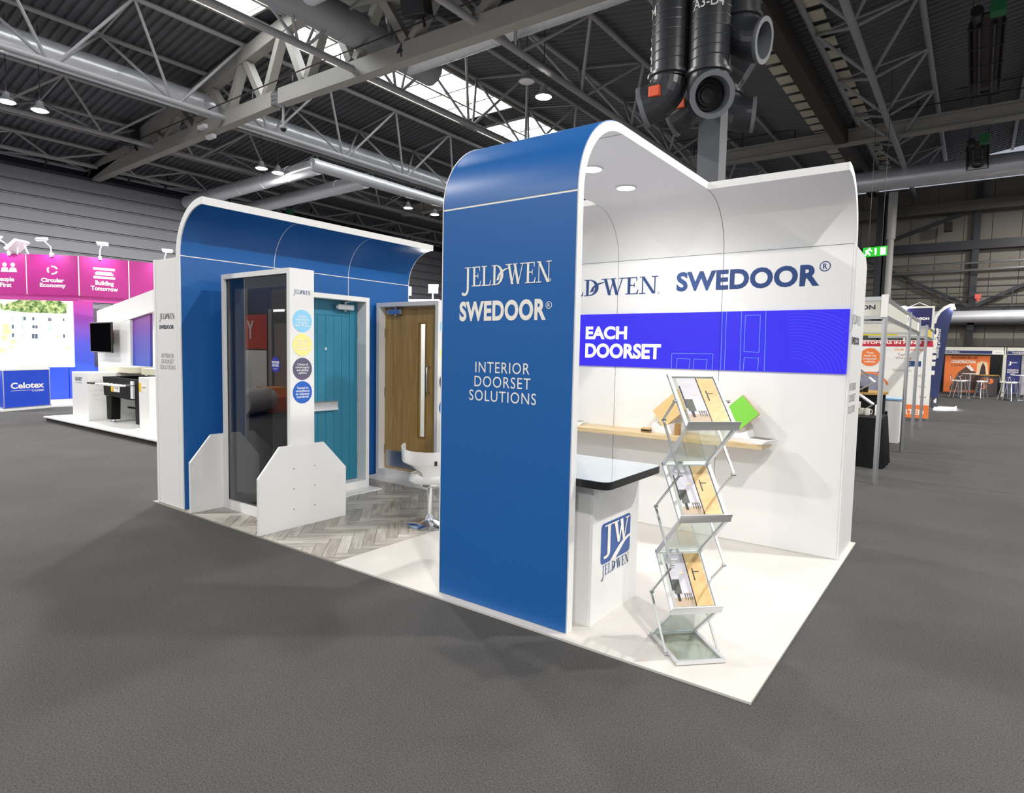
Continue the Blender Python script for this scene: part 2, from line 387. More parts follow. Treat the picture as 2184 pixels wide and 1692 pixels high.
for x in (-33, -30.5, -28, -25.5, -23, -20.6, -18.2, -15.7, -13.3, -10.8, -8.4): MB().bar((x, 10.06, cz(x)+.52), (x, 10.06, cz(x)+.78), .03, .03).build('cable_hook', STEEL, mt)
# --- catwalk beam with handrail further back
cw = thing('catwalk', 'dark grey catwalk beam with thin handrails crossing the far roof', 'catwalk', (-3, 26.4, 10.28))
MB().box(-30, 24, 26.2, 26.6, 10.32, 10.40).build('bottom_flange', BEAM, cw); MB().box(-30, 24, 26.37, 26.43, 10.38, 10.86).build('web_plate', BEAM, cw); MB().box(-30, 24, 26.2, 26.6, 10.84, 10.92).build('top_flange', BEAM, cw)
for z in (11.3, 11.7): MB().tube([(-30, 26.22, z), (24, 26.22, z)], .025, 6).build('handrail', DSTEEL, cw)
for k in range(22): MB().bar((-28+k*2.2, 26.22, 10.9), (-28+k*2.2, 26.22, 11.7), .05, .05).build('post', DSTEEL, cw)
# --- brown gutter beam with its two rows of pale panels
gb = thing('gutter_beam', 'deep brown gutter beam with a row of pale panels on either side', 'beam', (-4.2, 14, 10.4))
MB().box(-4.42, -3.98, -6, 36.8, 10.35, 10.95).build('beam_body', BROWN, gb)
PP = mat('pale_roof_panel', '#cfc8b4', .7)
o1 = None
for s in (-1, 1):
    for k in range(36):
        y = 4+k*.9
        if o1 is None: o1 = MB().box(-.26, .26, -.3, .3, -.015, .015).build('pale_panel', PP, gb); o = o1
        else: o = o1.copy(); COL.objects.link(o); o.parent = gb
        x = -4.2+s*.78; o.location = Vector((x, y, roofZ(x)-.12)) - OFF[gb.name]
# fix the template, built around the world origin
for v in o1.data.vertices: v.co += OFF[gb.name]

# --- ducts
def duct(label, pts, r, m=DUCTM, seams=1.5, group=None, cap=True, name='air_duct'):
    t = thing(name, label, 'duct', pts[0], group=group)
    MB().tube(pts, r, 24, cap=cap).build('duct_tube', m, t, smooth=True)
    for a, b in zip(pts, pts[1:]):
        a, b = Vector(a), Vector(b); L = (b-a).length; d = (b-a)/L
        if L < 1: continue
        for k in range(1, int(L/seams)): MB().tube([a+d*(k*seams-.02), a+d*(k*seams+.02)], r+.012, 24).build('seam_band', m, t, smooth=True)
    return t
duct('long round silver duct running on top of the pale tube truss', [(-24.3, -8, 11.05), (-24.3, 36.5, 11.05)], .43, seams=3.)
duct('lower round grey duct hanging under the pale truss', [(-22.9, 14.2, 9.55), (-22.9, 36, 9.55)], .26, seams=4.)
duct('grey cross duct feeding the lower duct, nearer the dark speaker', [(-22.9, 14.5, 9.5), (-34.3, 14.5, 9.35)], .34, seams=2.)
duct('grey cross duct feeding the lower duct, beside the green unit', [(-22.9, 17.2, 9.5), (-34.3, 17.2, 9.35)], .34, seams=2.)
duct('fat pale duct stub behind the numbered roof beam', [(-14.9, 2., 11.2), (-14.9, 13.3, 11.2)], .5, mat('duct_pale', '#a3a4a8', .5, .4), seams=3.7)
duct('stepped silver cross duct catching yellow light', [(-14.9, 12.2, 11.1), (-3.9, 12.2, 11.1)], .42, seams=1.8)
duct('silver cross duct high over the fat pale duct', [(-14.9, 8.0, 11.35), (-9, 8.0, 11.35)], .42, seams=1.8)
duct('long silver duct crossing in front of the far wall truss', [(-30, 31., 9.85), (24, 31., 9.85)], .47, seams=3.4)

# --- left wall of long ribbed cladding boards
wl = struct('wall_left', MB().box(-35.5, -35.12, -14, 37, 0, 9.6), CLAD)
bm_ = None
for k in range(16):
    z = .02+k*.6
    if bm_ is None:
        mb = MB(); mb.prism([(-35.12, 0), (-35.0, .02), (-35.0, .50), (-35.03, .52), (-35.0, .54), (-35.0, .57), (-35.12, .585)], 'y', -14, 37); bm_ = mb.build('cladding_board', CLAD, wl); o = bm_
    else: o = bm_.copy(); COL.objects.link(o); o.parent = wl
    o.location = (0, 0, z)
struct('trim_1', MB().box(-35.3, -34.9, -14, 37, 9.6, 9.72), DSTEEL)
ew = struct('wall_left_upper', MB().box(-36, -35.9, -14, 37, 9.6, 11), DSTEEL)
for k in range(20):
    y = 1+k*1.8
    one('roof_bracket', MB().bar((-35.2, y, 9.72), (-34.6, y, 10.25), .06, .1).bar((-34.6, y, 10.25), (-34.6, y, 10.6), .06, .1), DSTEEL, 'small dark steel bracket standing on top of the ribbed side wall', 'bracket', 'brackets along the top of the side wall')

# --- back wall
wb = struct('wall_back', MB().box(-36, 26, 36.6, 37, 0, 10.6), WALLP)
for i in range(44):
    for (z0, z1, mm) in ((0.05, 2.3, WALLP), (2.34, 5.0, WALLP), (5.04, 8.9, WALLP), (8.94, 10.5, WALLP)):
        x = -30+i*1.15
        if x > 15: continue
        MB().box(x+.012, x+1.138, 36.55, 36.6, z0, z1).build('wall_panel', mm, wb)
for x in (-12, -5.3, .45, 6.2, 12): struct('trim_col', MB().box(x-.14, x+.14, 36.2, 36.5, 0, 10.4), DSTEEL).name = 'trim_3'
struct('trim_2', MB().box(-30, 20, 36.15, 36.5, 7.15, 7.6), DSTEEL)
struct('trim_4', MB().box(-30, 20, 36.1, 36.5, 3.95, 4.3), DSTEEL)
struct('trim_5', MB().box(-30, 20, 36.2, 36.5, 3.4, 3.55), DSTEEL)
struct('trim_6', MB().box(-30, 20, 35.7, 36.5, 9.0, 9.5), mat('eaves_beam', '#5b5850', .6))
for i, (x0, z0, x1, z1) in enumerate([(-4.9, 7.3, -.1, 9.0), (-4.9, 7.2, .4, 4.3), (.5, 4.3, 5.9, 7.2), (6.4, 7.2, 11.8, 4.3), (-11.6, 4.3, -5.6, 7.2)]):
    one('wall_brace', MB().bar((x0, 36.3, z0), (x1, 36.3, z1), .16, .16), DSTEEL, 'slanting dark steel brace bolted across the far back wall', 'brace', 'braces on the far wall')
for i, z in enumerate((6.1, 6.45)):
    one('sprinkler_pipe', MB().tube([(-12, 35.9, z-.05), (14, 35.9, z+.05)], .06, 8), ALU, ('lower' if i == 0 else 'upper')+' of two thin silver pipes running along the far wall', 'pipe', smooth=True)
t = thing('wall_walkway', 'dark walkway railing fixed to the far back wall', 'railing', (1, 35.6, 4.3))
for z in (4.75, 5.25): MB().tube([(-12, 35.6, z), (14, 35.6, z)], .035, 6).build('handrail', DSTEEL, t)
for k in range(10): MB().bar((-11+k*2.6, 35.6, 4.2), (-11+k*2.6, 35.6, 5.25), .05, .05).build('post', DSTEEL, t)
duct('fat silver duct low on the far back wall', [(-8, 35.3, 3.75), (14, 35.3, 3.75)], .3, seams=5.)
one('strobe_beacon', MB().box(.55, .8, 35.45, 35.6, 4.65, 4.85).lathe([(.07, 0), (.09, .1), (.03, .16)], (.67, 35.5, 4.5), 10), mat('beacon_red', '#d95a55', .4), 'small red and white beacon on the walkway railing', 'beacon')
one('wall_speaker', MB().box(-.9, -.55, 35.6, 35.95, 8.05, 8.5), mat('speaker_dark_red', '#231414', .6), 'small dark loudspeaker hanging before the far back wall', 'loudspeaker', bevel=.02)
# columns
def column(name, label, x, y, w, d, z1, m, flange=True):
    mb = MB()
    if flange: mb.box(x-w/2, x+w/2, y-d/2, y-d/2+.04, 0, z1).box(x-w/2, x+w/2, y+d/2-.04, y+d/2, 0, z1).box(x-.03, x+.03, y-d/2, y+d/2, 0, z1)
    else: mb.box(x-w/2, x+w/2, y-d/2, y+d/2, 0, z1)
    return one(name, mb, m, label, 'column', loc=(x, y, 0))
CP = GY(1878, 620, 34.4); column('steel_column', 'dark steel column behind the green exit sign', CP.x, 34.7, .7, .6, 9.9, DSTEEL)
PP_ = GY(1893, 620, 34.0); one('rain_pipe', MB().tube([(PP_.x, PP_.y, 0), (PP_.x, PP_.y, 7.6)], .15, 12).tube([(PP_.x, PP_.y, 7.6), (PP_.x, PP_.y, 7.8), (PP_.x, PP_.y, 9.9)], .2, 12), mat('pipe_pale', '#b9b6b0', .5), 'pale vertical rain pipe beside the dark steel column', 'pipe', smooth=True, loc=(PP_.x, PP_.y, 0))
# green exit sign
ES = GD(1866, 537, 21.5)
t = thing('exit_sign', 'glowing green running-man exit sign hung beside the dark column', 'exit sign', ES)
MB().obox(ES, (.36, 0, .01), (0, .04, 0), (0, 0, .16)).build('sign_box', mat('exit_green', '#149a1d', .5, emit=1.0), t)
EW = mat('exit_white', '#f4fff2', .5, emit=2.6); yy = ES.y-.043
def exq(pts, nm): MB().poly([(ES.x+a, yy, ES.z+b) for a, b in pts]).build(nm, EW, t, recalc=False)
exq([(.17, -.12), (.32, -.12), (.32, .12), (.17, .12)], 'door_symbol')
exq([(.0, -.11), (.05, -.11), (.05, .11), (.0, .11)], 'arrow_symbol')
mb = MB()
for p in ([(-.28, -.02), (-.2, -.02), (-.16, .07), (-.22, .07)], [(-.3, -.1), (-.26, -.12), (-.18, -.01), (-.23, .01)], [(-.22, -.02), (-.16, -.03), (-.12, -.12), (-.16, -.12)], [(-.16, .05), (-.08, .0), (-.07, .03), (-.15, .08)], [(-.3, .02), (-.2, .06), (-.2, .08), (-.3, .04)]): mb.poly([(ES.x+a, yy, ES.z+b) for a, b in p])
mb.disc((ES.x-.16, yy, ES.z+.105), XA, ZA, .03, 10); mb.build('running_man', EW, t, recalc=False)
MB().tube([ES+Vector((-.2, 0, .16)), Vector((ES.x-.2, ES.y, roofZ(ES.x-.2)+.1))], .008, 5).build('hanger', BLACK, t); MB().tube([ES+Vector((.2, 0, .16)), Vector((ES.x+.2, ES.y, roofZ(ES.x+.2)+.1))], .008, 5).build('hanger', BLACK, t)

# --- cluster of dark air jets round a column
XA_ = Vector((1, 0, 0))
CC = Vector((-3.38, 8.75, 0))
column('jet_column', 'grey square column rising behind the white stand to the black air jets', CC.x, CC.y, .40, .40, 10.9, mat('column_grey', '#4b4f57', .5), False)
def elbow(label, x, y, zt, zb, ang, out, r=.35, up=0., open_=True, nozzle=.1, txt=None, actuator=False):
    # vertical pipe down to zb, then a segmented bend towards angle ang
    t = thing('air_jet', label, 'air duct', (x, y, zb))
    d = Vector((math.cos(ang), math.sin(ang), 0)); R = r*1.15; c = Vector((x, y, zb))
    MB().tube([(x, y, zt), (x, y, zb)], r, 28, cap=False).build('riser', DUCTD, t, smooth=True)
    mb = MB(); n = 22; hel = []
    turns = int((zt-zb)/.16)
    pts = [(x+(r+.004)*math.cos(2*PI*i/20), y+(r+.004)*math.sin(2*PI*i/20), zb+.15+i*.16/20) for i in range(turns*20)]
    mb.tube(pts, .009, 4); mb.build('spiral_seam', DUCTD, t)
    MB().lathe([(r+.005, 0), (r+.05, .02), (r+.05, .07), (r+.005, .09)], (x, y, zb+.02), 28, cap=False).build('collar', DUCTD, t, smooth=True)
    segs = 5; a1 = PI/2-up; P = []
    for k in range(segs+1):
        a = a1*k/segs; P.append(c+d*(R-R*math.cos(a))+Vector((0, 0, -R*math.sin(a))))
    e = d*math.sin(a1)+Vector((0, 0, -math.cos(a1)))
    P2 = P+[P[-1]+e*out]
    MB().tube(P2, r*1.02, 28, cap=False).build('bend', DUCTD, t)
    q = P2[-1]
    w1 = e.cross(Vector((0, 0, 1)) if abs(e.z) < .9 else XA_).normalized(); w2 = e.cross(w1)
    def rg(off, rad): return [q+e*off+(w1*math.cos(2*PI*i/28)+w2*math.sin(2*PI*i/28))*rad for i in range(28)]
    MB().rings([rg(-.06, r*1.03), rg(-.02, r*1.10), rg(.02, r*1.10), rg(.02, r*.86), rg(-.25, r*.80)], cap=False).build('nozzle_rim', mat('rim_grey', '#6d7076', .4), t, smooth=True)
    MB().tube([q-e*.27, q-e*.30], r*.82, 28).build('inner_baffle', BLACK, t)
    for f in (.78, .6, .42): 
        MB().tube([q-e*.25, q-e*.2], [r*f, r*f*.94], 24, cap=False).build('inner_ring', BLACK, t, smooth=True)
    if actuator:
        s = Vector((-d.y, d.x, 0)); fr = (q-e*.3)+(-s if s.dot(CAM-q) < 0 else s)*(r*1.02)
        MB().obox(fr+Vector((0,0,.05)), (.1, 0, 0), (0, .05, 0), (0, 0, .09)).build('actuator', mat('actuator_orange', '#d8532a', .5), t, bevel=.01)
    if txt:
        s_, a0 = txt; mb = MB(); V2, FF = tmesh(s_, .012, 1., 'CENTER'); hh = .17; ww = hh*.62*len(s_); vs_ = []
        for u, v in V2:
            a = a0+(u-.5)*ww/r; vs_.append((x+(r+.012)*math.cos(a), y+(r+.012)*math.sin(a), zb+1.05+v*hh))
        mb.add(vs_, FF); mb.build('lettering', mat('stencil_white', '#dcdcd8', .6), t, recalc=False)
    return t
def at(px_, py_, D): v = GD(px_, py_, D); return v.x, v.y, v.z
aC = math.atan2(CAM.y-CC.y, CAM.x-CC.x)     # bearing from the column to the aisle
x, y, z = at(1510, 168, 10.9); elbow('black air jet marked A3-D4 with its open mouth towards the aisle', x, y, 9.9, z, aC+.30, .02, .345, up=.35, txt=('A3-D4', aC-.12))
x, y, z = at(1427, 172, 11.2); elbow('black air jet bending away left with an orange actuator box', x, y, 9.9, z, aC-1.75, .18, .325, up=.25, txt=('-D4', aC-1.3), actuator=True)
x, y, z = at(1578, 52, 11.0); elbow('short black air jet marked A6 bending right with a toothed mouth', x, y, 9.9, z, aC+1.15, .12, .335, up=.2, txt=('A6-', aC+.45))
x, y, z = at(1556, 95, 12.2); elbow('black air jet behind the column bending right and down', x, y, 9.9, z, aC+1.75, .30, .33, up=.55)
x, y, z = at(1478, 200, 12.4); elbow('black air jet behind the column bending left with a small orange box', x, y, 9.9, z, aC-1.9, .16, .33, up=.3, actuator=True)
x, y, z = at(1545, 210, 13.5); elbow('lowest black air jet behind the column pointing right', x, y, 9.9, z, aC+1.6, .25, .33, up=.05)

one('air_plenum', MB().box(-4.75, -2.5, 7.9, 10.4, 9.9, 9.98), DUCTD, 'dark flat air plenum above the cluster of black jets', 'air plenum')
# --- gas heaters hung from the roof
def heater(label, x, y0, y1, z):
    t = thing('radiant_heater', label, 'heater', (x, (y0+y1)/2, z), group='black heaters hung under the roof')
    w = .38
    MB().prism([(x-w, z), (x-w*.8, z+.28), (x+w*.8, z+.28), (x+w, z), (x+w-.03, z), (x+w*.75, z+.25), (x-w*.75, z+.25), (x-w+.03, z)], 'y', y0, y1).build('reflector', mat('heater_dark', '#161316', .5), t)
    for s in (-1, 1): MB().tube([(x+s*.15, y0+.2, z+.1), (x+s*.15, y1-.2, z+.1)], .05, 10).build('burner_tube', mat('heater_tube', '#3a3638', .4, .6), t, smooth=True)
    MB().tube([(x-.15, y1-.2, z+.1), (x-.1, y1-.08, z+.1), (x+.1, y1-.08, z+.1), (x+.15, y1-.2, z+.1)], .05, 10).build('return_bend', MATS['heater_tube'], t, smooth=True)
    for k in range(5): MB().bar((x-w, y0+.1+k*(y1-y0-.2)/4, z-.01), (x+w, y0+.1+k*(y1-y0-.2)/4, z-.01), .025, .025).build('guard_bar', BLACK, t)
    for s in (-1, 1): MB().tube([(x+s*.3, y0+.3, z+.27), (x+s*.3, y0+.3, roofZ(x+s*.3)+.1)], .01, 5).build('hanger_chain', BLACK, t); MB().tube([(x+s*.3, y1-.3, z+.27), (x+s*.3, y1-.3, roofZ(x+s*.3)+.1)], .01, 5).build('hanger_chain', BLACK, t)
    MB().box(x+.05, x+.35, y0-.35, y0, z+.1, z+.45).build('gas_valve', mat('valve_green', '#1f6a3c', .5), t, bevel=.02)
    MB().tube([(x-.2, y0-.4, z+.2), (x-.2, y0, z+.2)], .13, 12).build('fan_unit', BLACK, t, smooth=True)
    return t
heater('black radiant heater with a green valve, nearer the stand than its twin', .5, 16.2, 21.3, 9.6)
heater('black radiant heater hanging before the far silver duct', .35, 27.0, 30.2, 9.6)
heater('black radiant heater above the side wall near the cross ducts', -33., 20, 28, 9.4)

# --- loudspeakers and small fittings
t = thing('loudspeaker', 'black box loudspeaker on the numbered roof beam', 'loudspeaker', (-12.1, 10.0, 10.7))
MB().obox((-12.1, 9.75, 11.05), (.33, .1, 0), (-.08, .26, .08), (0, -.1, .34)).build('cabinet', BLACK, t, bevel=.03); MB().bar((-12.1, 10.1, 10.55), (-12.1, 9.9, 11.1), .06, .06).build('bracket', BLACK, t)
t = thing('loudspeaker', 'dark loudspeaker on the cross beam near the side wall', 'loudspeaker', (-29.9, 10, 10.5))
MB().obox((-29.9, 9.8, 10.75), (.4, .1, 0), (-.08, .26, .08), (0, -.1, .36)).build('cabinet', DSTEEL, t, bevel=.03); MB().bar((-29.9, 10.1, 10.2), (-29.9, 9.9, 10.8), .06, .06).build('bracket', BLACK, t)
t = thing('dome_camera', 'small dome camera on a white pole under the cross beam', 'camera', (-19.1, 10.3, 9.1))
MB().tube([(-19.1, 10.3, 10.0), (-19.1, 10.3, 9.3)], .04, 10).build('pole', PAINT, t); MB().lathe([(.03, .12), (.13, .1), (.13, .02), (.1, 0)], (-19.1, 10.3, 9.17), 16).build('housing', PAINT, t, smooth=True); MB().lathe([(.1, 0), (.085, -.06), (.04, -.1), (.0, -.11)], (-19.1, 10.3, 9.17), 16).build('dome', BLACK, t, smooth=True)
for (a, b) in ((432, 271), (450, 292)):
    p = GY(a, b, 10.05); one('emergency_light', MB().obox(p, (.26, 0, .0), (0, .08, 0), (0, 0, .07)), WHITE, 'small white twin emergency light on the end of the cross beam', 'light fitting', 'emergency lights on the cross beam', bevel=.01)
HOTM = mat('lamp_glow', (1, .97, .9), .5, emit=60.)
LAMPW = mat('lamp_housing', '#8d8f90', .5)
def highbay(x, y, z, label, power, on=True, group='high-bay lamps under the roof', name='high_bay_lamp', tail=''):
    t = thing(name+tail, label, 'lamp', (x, y, z), group=group)
    MB().lathe([(.05, .32), (.1, .3), (.12, .16), (.26, .02), (.26, 0), (.24, 0)], (x, y, z), 20, cap=False).build('housing', LAMPW, t, smooth=True)
    MB().lathe([(.25, .012), (.2, -.02), (.0, -.03)], (x, y, z), 20, cap=False).build('diffuser'+tail, HOTM if on else WHITE, t, smooth=True)
    MB().tube([(x, y, z+.3), (x, y, roofZ(x)+.1)], .015, 5).build('hanger', DSTEEL, t)
    if on: lamp('AREA', (x, y, z-.05), power, t, (1, .965, .91), .45, name='high_bay_light'+tail)
HB = 760
for (x, y) in [(-25., 4.1), (-25., 5.0), (-24.8, 13.), (-24.8, 13.8), (-24.8, 21.8), (-24.7, 23.8)]:
    highbay(x, y, 9.35, 'round bright high-bay lamp hung over the hall beside the pale truss', HB, group='lamps beside the pale truss')
highbay(-10.3, 13.4, 9.35, 'round bright high-bay lamp hung under the dark deck beyond the skylight', HB)
highbay(-10.8, 13.2, 9.85, 'round unlit lamp hung beside the bright one beyond the skylight', 0, on=False)
# the same rows of lamps carry on outside the picture, at the spacing the photograph shows
ROWS = (('outer_left', -25.), ('left', -10.3), ('right', 4.4), ('outer_right', 19.1)); BAYS = (('rear', -13.5), ('behind', -4.6), ('beside', 4.5), ('ahead', 13.4), ('distant', 22.5), ('farthest', 31.))
SEEN = {('outer_left', b) for b in ('rear', 'beside', 'ahead', 'distant', 'farthest')} | {('left', b) for b in ('ahead', 'distant', 'farthest')}
for rn, x in ROWS:
    for bn, y in BAYS:
        if (rn, bn) in SEEN or (rn == 'outer_right' and bn in ('rear', 'distant', 'farthest')): continue
        for tw, dy in ((('', -.45), ('_twin', .45)) if rn == 'outer_left' else (('', 0.),)):   # only one lamp of each pair is lit past the skylight
            highbay(x, y+dy, 9.35, 'round high-bay lamp hung over the aisles outside the picture', HB, group='lamps over the aisles', tail='_'+rn+'_'+bn+tw+'_offscreen')

# ================================================================== THE STAND
VINYL = mat('pale_vinyl', '#c9c5c0', .42, noise=.05, nscale=2.2)
one('vinyl_floor', MB().box(-3.0, 0, 0, 3.15, 0, .012), VINYL, 'pale grey vinyl floor sheet under the counter and brochure rack', 'flooring')
hf = thing('herringbone_floor', 'grey wood herringbone plank floor in front of the doors', 'flooring', (-4.4, 1.5, 0))
MB().box(-5.92, -3.005, 0, 3.15, 0, .009).build('underlay', mat('underlay', '#8f8a82', .7), hf)
PLKS = [[mat_wood('plank_%d_%d' % (k, i), a, b, .36, sc, rot=-PI/4) for i, (a, b) in enumerate((('#8f8a82', '#bdb8b0'), ('#807b73', '#aea89f'), ('#a09a92', '#cbc7c0')))] for k, sc in enumerate(((1.2, 11, 1), (11, 1.2, 1)))]
def clip(poly, x0, x1, y0, y1):
    for ax, s, v in ((0, 1, x0), (0, -1, x1), (1, 1, y0), (1, -1, y1)):
        out = []
        for i, p in enumerate(poly):
            q = poly[(i+1) % len(poly)]; dp = s*(p[ax]-v); dq = s*(q[ax]-v)
            if dp >= 0: out.append(p)
            if dp*dq < 0:
                t = dp/(dp-dq); out.append((p[0]+(q[0]-p[0])*t, p[1]+(q[1]-p[1])*t))
        poly = out
        if len(poly) < 3: return None
    return poly
PL, PW = .46, .092; cs = math.sqrt(.5); n5 = int(round(PL/PW))
cnt = 0
for i in range(-60, 60):
    for j in range(-12, 12):
        # herringbone lattice in the rotated frame
        for typ in (0, 1):
            bx = i*PW; by = i*PW + j*(2*PL)
            if typ == 0: r = (bx, bx+PL, by, by+PW)
            else: r = (bx+PL, bx+PL+PW, by+PW-PL, by+PW)
            g_ = .002; c4 = [(r[0]+g_, r[2]+g_), (r[1]-g_, r[2]+g_), (r[1]-g_, r[3]-g_), (r[0]+g_, r[3]-g_)]
            pts = [(-4.4+(a-b)*cs, 1.5+(a+b)*cs) for a, b in c4]
            pp = clip(pts, -5.34, -3.005, .006, 3.14)
            if not pp: continue
            ar = abs(sum(pp[k][0]*pp[(k+1) % len(pp)][1]-pp[(k+1) % len(pp)][0]*pp[k][1] for k in range(len(pp))))/2
            if ar < .0006: continue
            cnt += 1
            mb = MB().prism(pp, 'z', .009, .0125); mb.build('plank', random.choice(PLKS[typ]), hf)
print('planks', cnt)

# --- tower arch -----------------------------------------------------------
TX0, TX1, TY = -2.012, -1.03, .07
ZJ, RO_, RI_ = 2.475, .485, .43
ZT = ZJ+RO_
ta = thing('tower_arch', 'tall blue tower panel curving back into a white ceiling with downlights', 'display tower', (-1.52, .1, 0))
outer = [(TY, 0.012), (TY, ZJ)]+[(p[0], p[1]) for p in arc(TY+RO_, ZJ, RO_, PI, PI/2, 16)][1:]+[(2.055, ZT)]
inner = [(2.055, ZT-.055)]+[(p[0], p[1]) for p in arc(TY+RO_, ZJ, RI_, PI/2, PI, 16)]+[(TY+.055, .012)]
MB().prism(outer+inner, 'x', TX0+.004, TX1).build('white_core', WEDGE, ta)
sk1 = [(TY-.006, .016), (TY-.006, ZJ-.006), (TY, ZJ-.006), (TY, .016)]
fp = MB().prism(sk1, 'x', TX0+.006, TX1-.008).build('front_panel', SBLUE, ta)
o_ = [(TY+RO_-(RO_+.006)*math.cos(a), ZJ+(RO_+.006)*math.sin(a)) for a in [PI/2*k/16 for k in range(17)]]; i_ = [(TY+RO_-RO_*math.cos(a), ZJ+RO_*math.sin(a)) for a in [PI/2*k/16 for k in range(17)]]
o_[0] = (TY-.006, ZJ+.006); i_[0] = (TY, ZJ+.006)
MB().prism(o_+[(2.05, ZT+.006), (2.05, ZT)]+i_[::-1], 'x', TX0+.006, TX1-.008).build('curved_panel', SBLUE, ta, smooth=True)
MB().box(TX0+.006, TX1-.008, TY-.004, TY, ZJ-.007, ZJ+.007).build('joint_strip', CREAM, ta)
MB().box(TX0, TX0+.006, TY-.008, TY+.05, .014, ZJ).build('edge_trim', CREAM, ta)
MB().prism([(TY+RO_-(RO_+.008)*math.cos(PI/2*k/16), ZJ+(RO_+.008)*math.sin(PI/2*k/16)) for k in range(17)]+[(2.05, ZT+.008), (2.05, ZT-.05)]+[(TY+RO_-(RO_-.05)*math.cos(PI/2*k/16), ZJ+(RO_-.05)*math.sin(PI/2*k/16)) for k in range(16, -1, -1)], 'x', TX0, TX0+.006).build('edge_trim', CREAM, ta)
# inner ceiling joint lines and downlights
MB().box(TX0+.01, TX1-.001, .552, .557, ZT-.0565, ZT-.054).build('ceiling_joint', SEAM, ta)
GLOW = mat('downlight_glow', (1, .99, .97), .5, emit=30.)
for p in (GZ(1335, 400, ZT-.055), GZ(1262, 360, ZT-.055)):
    MB().lathe([(.083, .0), (.083, -.007), (.07, -.009), (.068, -.002)], p, 28, cap=False).build('downlight_rim', WHITE, ta, smooth=True)
    MB().lathe([(.068, -.004), (.0, -.006)], p, 28, cap=False).build('downlight_lens', GLOW, ta)
    lamp('AREA', (p.x, p.y, p.z-.02), 9, ta, (1, .985, .96), .13)
# tower lettering
def PYt(px_, py_): return GY(px_, py_, TY-.006)
a = PYt(998, 612); b = PYt(1170, 599)
serif('JELD-WEN', CREAM, fp, a+Vector((-.028, 0, 0)), Vector((b.x-a.x+.05, 0, 0)), ZA*.118)
ringmark(CREAM, fp, PYt(1174, 597), XA, ZA, .008)
a = PYt(980, 686); b = PYt(1165, 652)
text('SWEDOOR', CREAM, fp, (a.x, TY-.006, a.z), XA*(b.x-a.x), ZA*.122, bold=.04, sp=1.06)
ringmark(CREAM, fp, PYt(1171, 651), XA, ZA, .021)
for s, (x0, y0, x1, y1) in (('INTERIOR', (1014, 794, 1130, 769)), ('DOORSET', (1012, 825, 1132, 799)), ('SOLUTIONS', (1001, 856, 1144, 830))):
    a = PYt(x0, y0); b = PYt(x1, y1)
    text(s, CREAM, fp, (a.x, TY-.006, PYt((x0+x1)/2, y0+3).z), XA*(b.x-a.x), ZA*.066, sp=1.12)

# --- back wall --------------------------------------------------------------
BY, BX0, BX1 = 2.525, -3.0, -.05
bw = thing('stand_back_wall', 'white back wall of the stand with curved top and blue screen strip', 'display wall', (-1.5, 2.8, 0))
mb = MB().box(BX0, BX1, BY+.02, 3.09, .012, 2.45); mb.build('wall_core', WEDGE, bw)
sp = MB().prism([(2.53, .012), (3.09, .012), (3.09, 2.36), (2.99, 2.43), (2.53, 2.45)], 'x', BX1, -.03).build('side_panel', WHITE, bw)
lipY = 2.055
xs = [BX0, TX0-.02, -1.04, BX1]
oc = [(BY+.055, ZJ)]+[(p[0], p[1]) for p in arc(BY-RI_, ZJ, RI_+.055, 0, PI/2, 14)][1:]+[(lipY, ZJ+RI_+.055)]
ic = [(lipY, ZJ+RI_)]+[(p[0], p[1]) for p in arc(BY-RI_, ZJ, RI_, PI/2, 0, 14)]
for k in range(3):
    x0, x1 = xs[k]+.003, xs[k+1]-.003
    MB().box(x0, x1, BY, BY+.02, .014, ZJ-.005).build('wall_panel', WHITE, bw)
    MB().prism(oc+ic, 'x', x0, x1).build('curved_panel', WHITE, bw, smooth=True)
for x in xs[1:3]:
    MB().box(x-.003, x+.003, BY+.004, BY+.02, .014, ZJ).build('joint_strip', GAP, bw)
    MB().prism([(p[0], p[1]+.0) for p in arc(BY-RI_, ZJ, RI_+.004, 0, PI/2, 14)]+[(p[0], p[1]) for p in arc(BY-RI_, ZJ, RI_+.03, PI/2, 0, 14)], 'x', x-.003, x+.003).build('joint_strip', GAP, bw)
MB().box(BX0, BX1, BY+.004, BY+.02, ZJ-.005, ZJ+.002).build('joint_strip', GAP, bw)
MB().box(BX1-.004, BX1+.012, BY, BY+.056, .012, ZJ).build('end_trim', WHITE, bw)
MB().prism(arc(BY-RI_, ZJ, RI_+.056, 0, PI/2, 14)+[(lipY, ZJ+RI_+.056), (lipY, ZJ+RI_)]+arc(BY-RI_, ZJ, RI_, PI/2, 0, 14), 'x', BX1-.004, BX1+.012).build('end_trim', WHITE, bw, smooth=True)
def PYb(px_, py_): return GY(px_, py_, BY)
def led(n_, c, e):
    m = mat(n_, (.01, .01, .012), .5, emit=e, spec=.2); m.node_tree.nodes['Principled BSDF'].inputs['Emission Color'].default_value = c+(1,); return m
SCR = led('led_blue', (.042, .028, .95), .80); SCRL = led('led_line', (.16, .34, 1.), .95); SCRW = led('led_white', (.98, .98, 1.), 1.1)
ls = thing('led_screen', 'long blue led screen strip reading each doorset with outlined doors', 'screen', (-1.5, BY, 1.475))
MB().box(BX0+.4, -.055, BY-.012, BY-.0005, 1.477, 1.977).build('screen_panel', SCR, ls)
def PS(px_, py_): return GY(px_, py_, BY-.012)
for s, (x0, y0, x1, y1) in (('EACH', (1249, 724, 1338, 697)), ('DOORSET', (1248, 763, 1410, 735))):
    a = PS(x0, y0); b = PS(x1, y1); text(s, SCRW, ls, (a.x, BY-.012, a.z), XA*(b.x-a.x), ZA*(b.z-a.z+.005), bold=.04, name='screen_text')
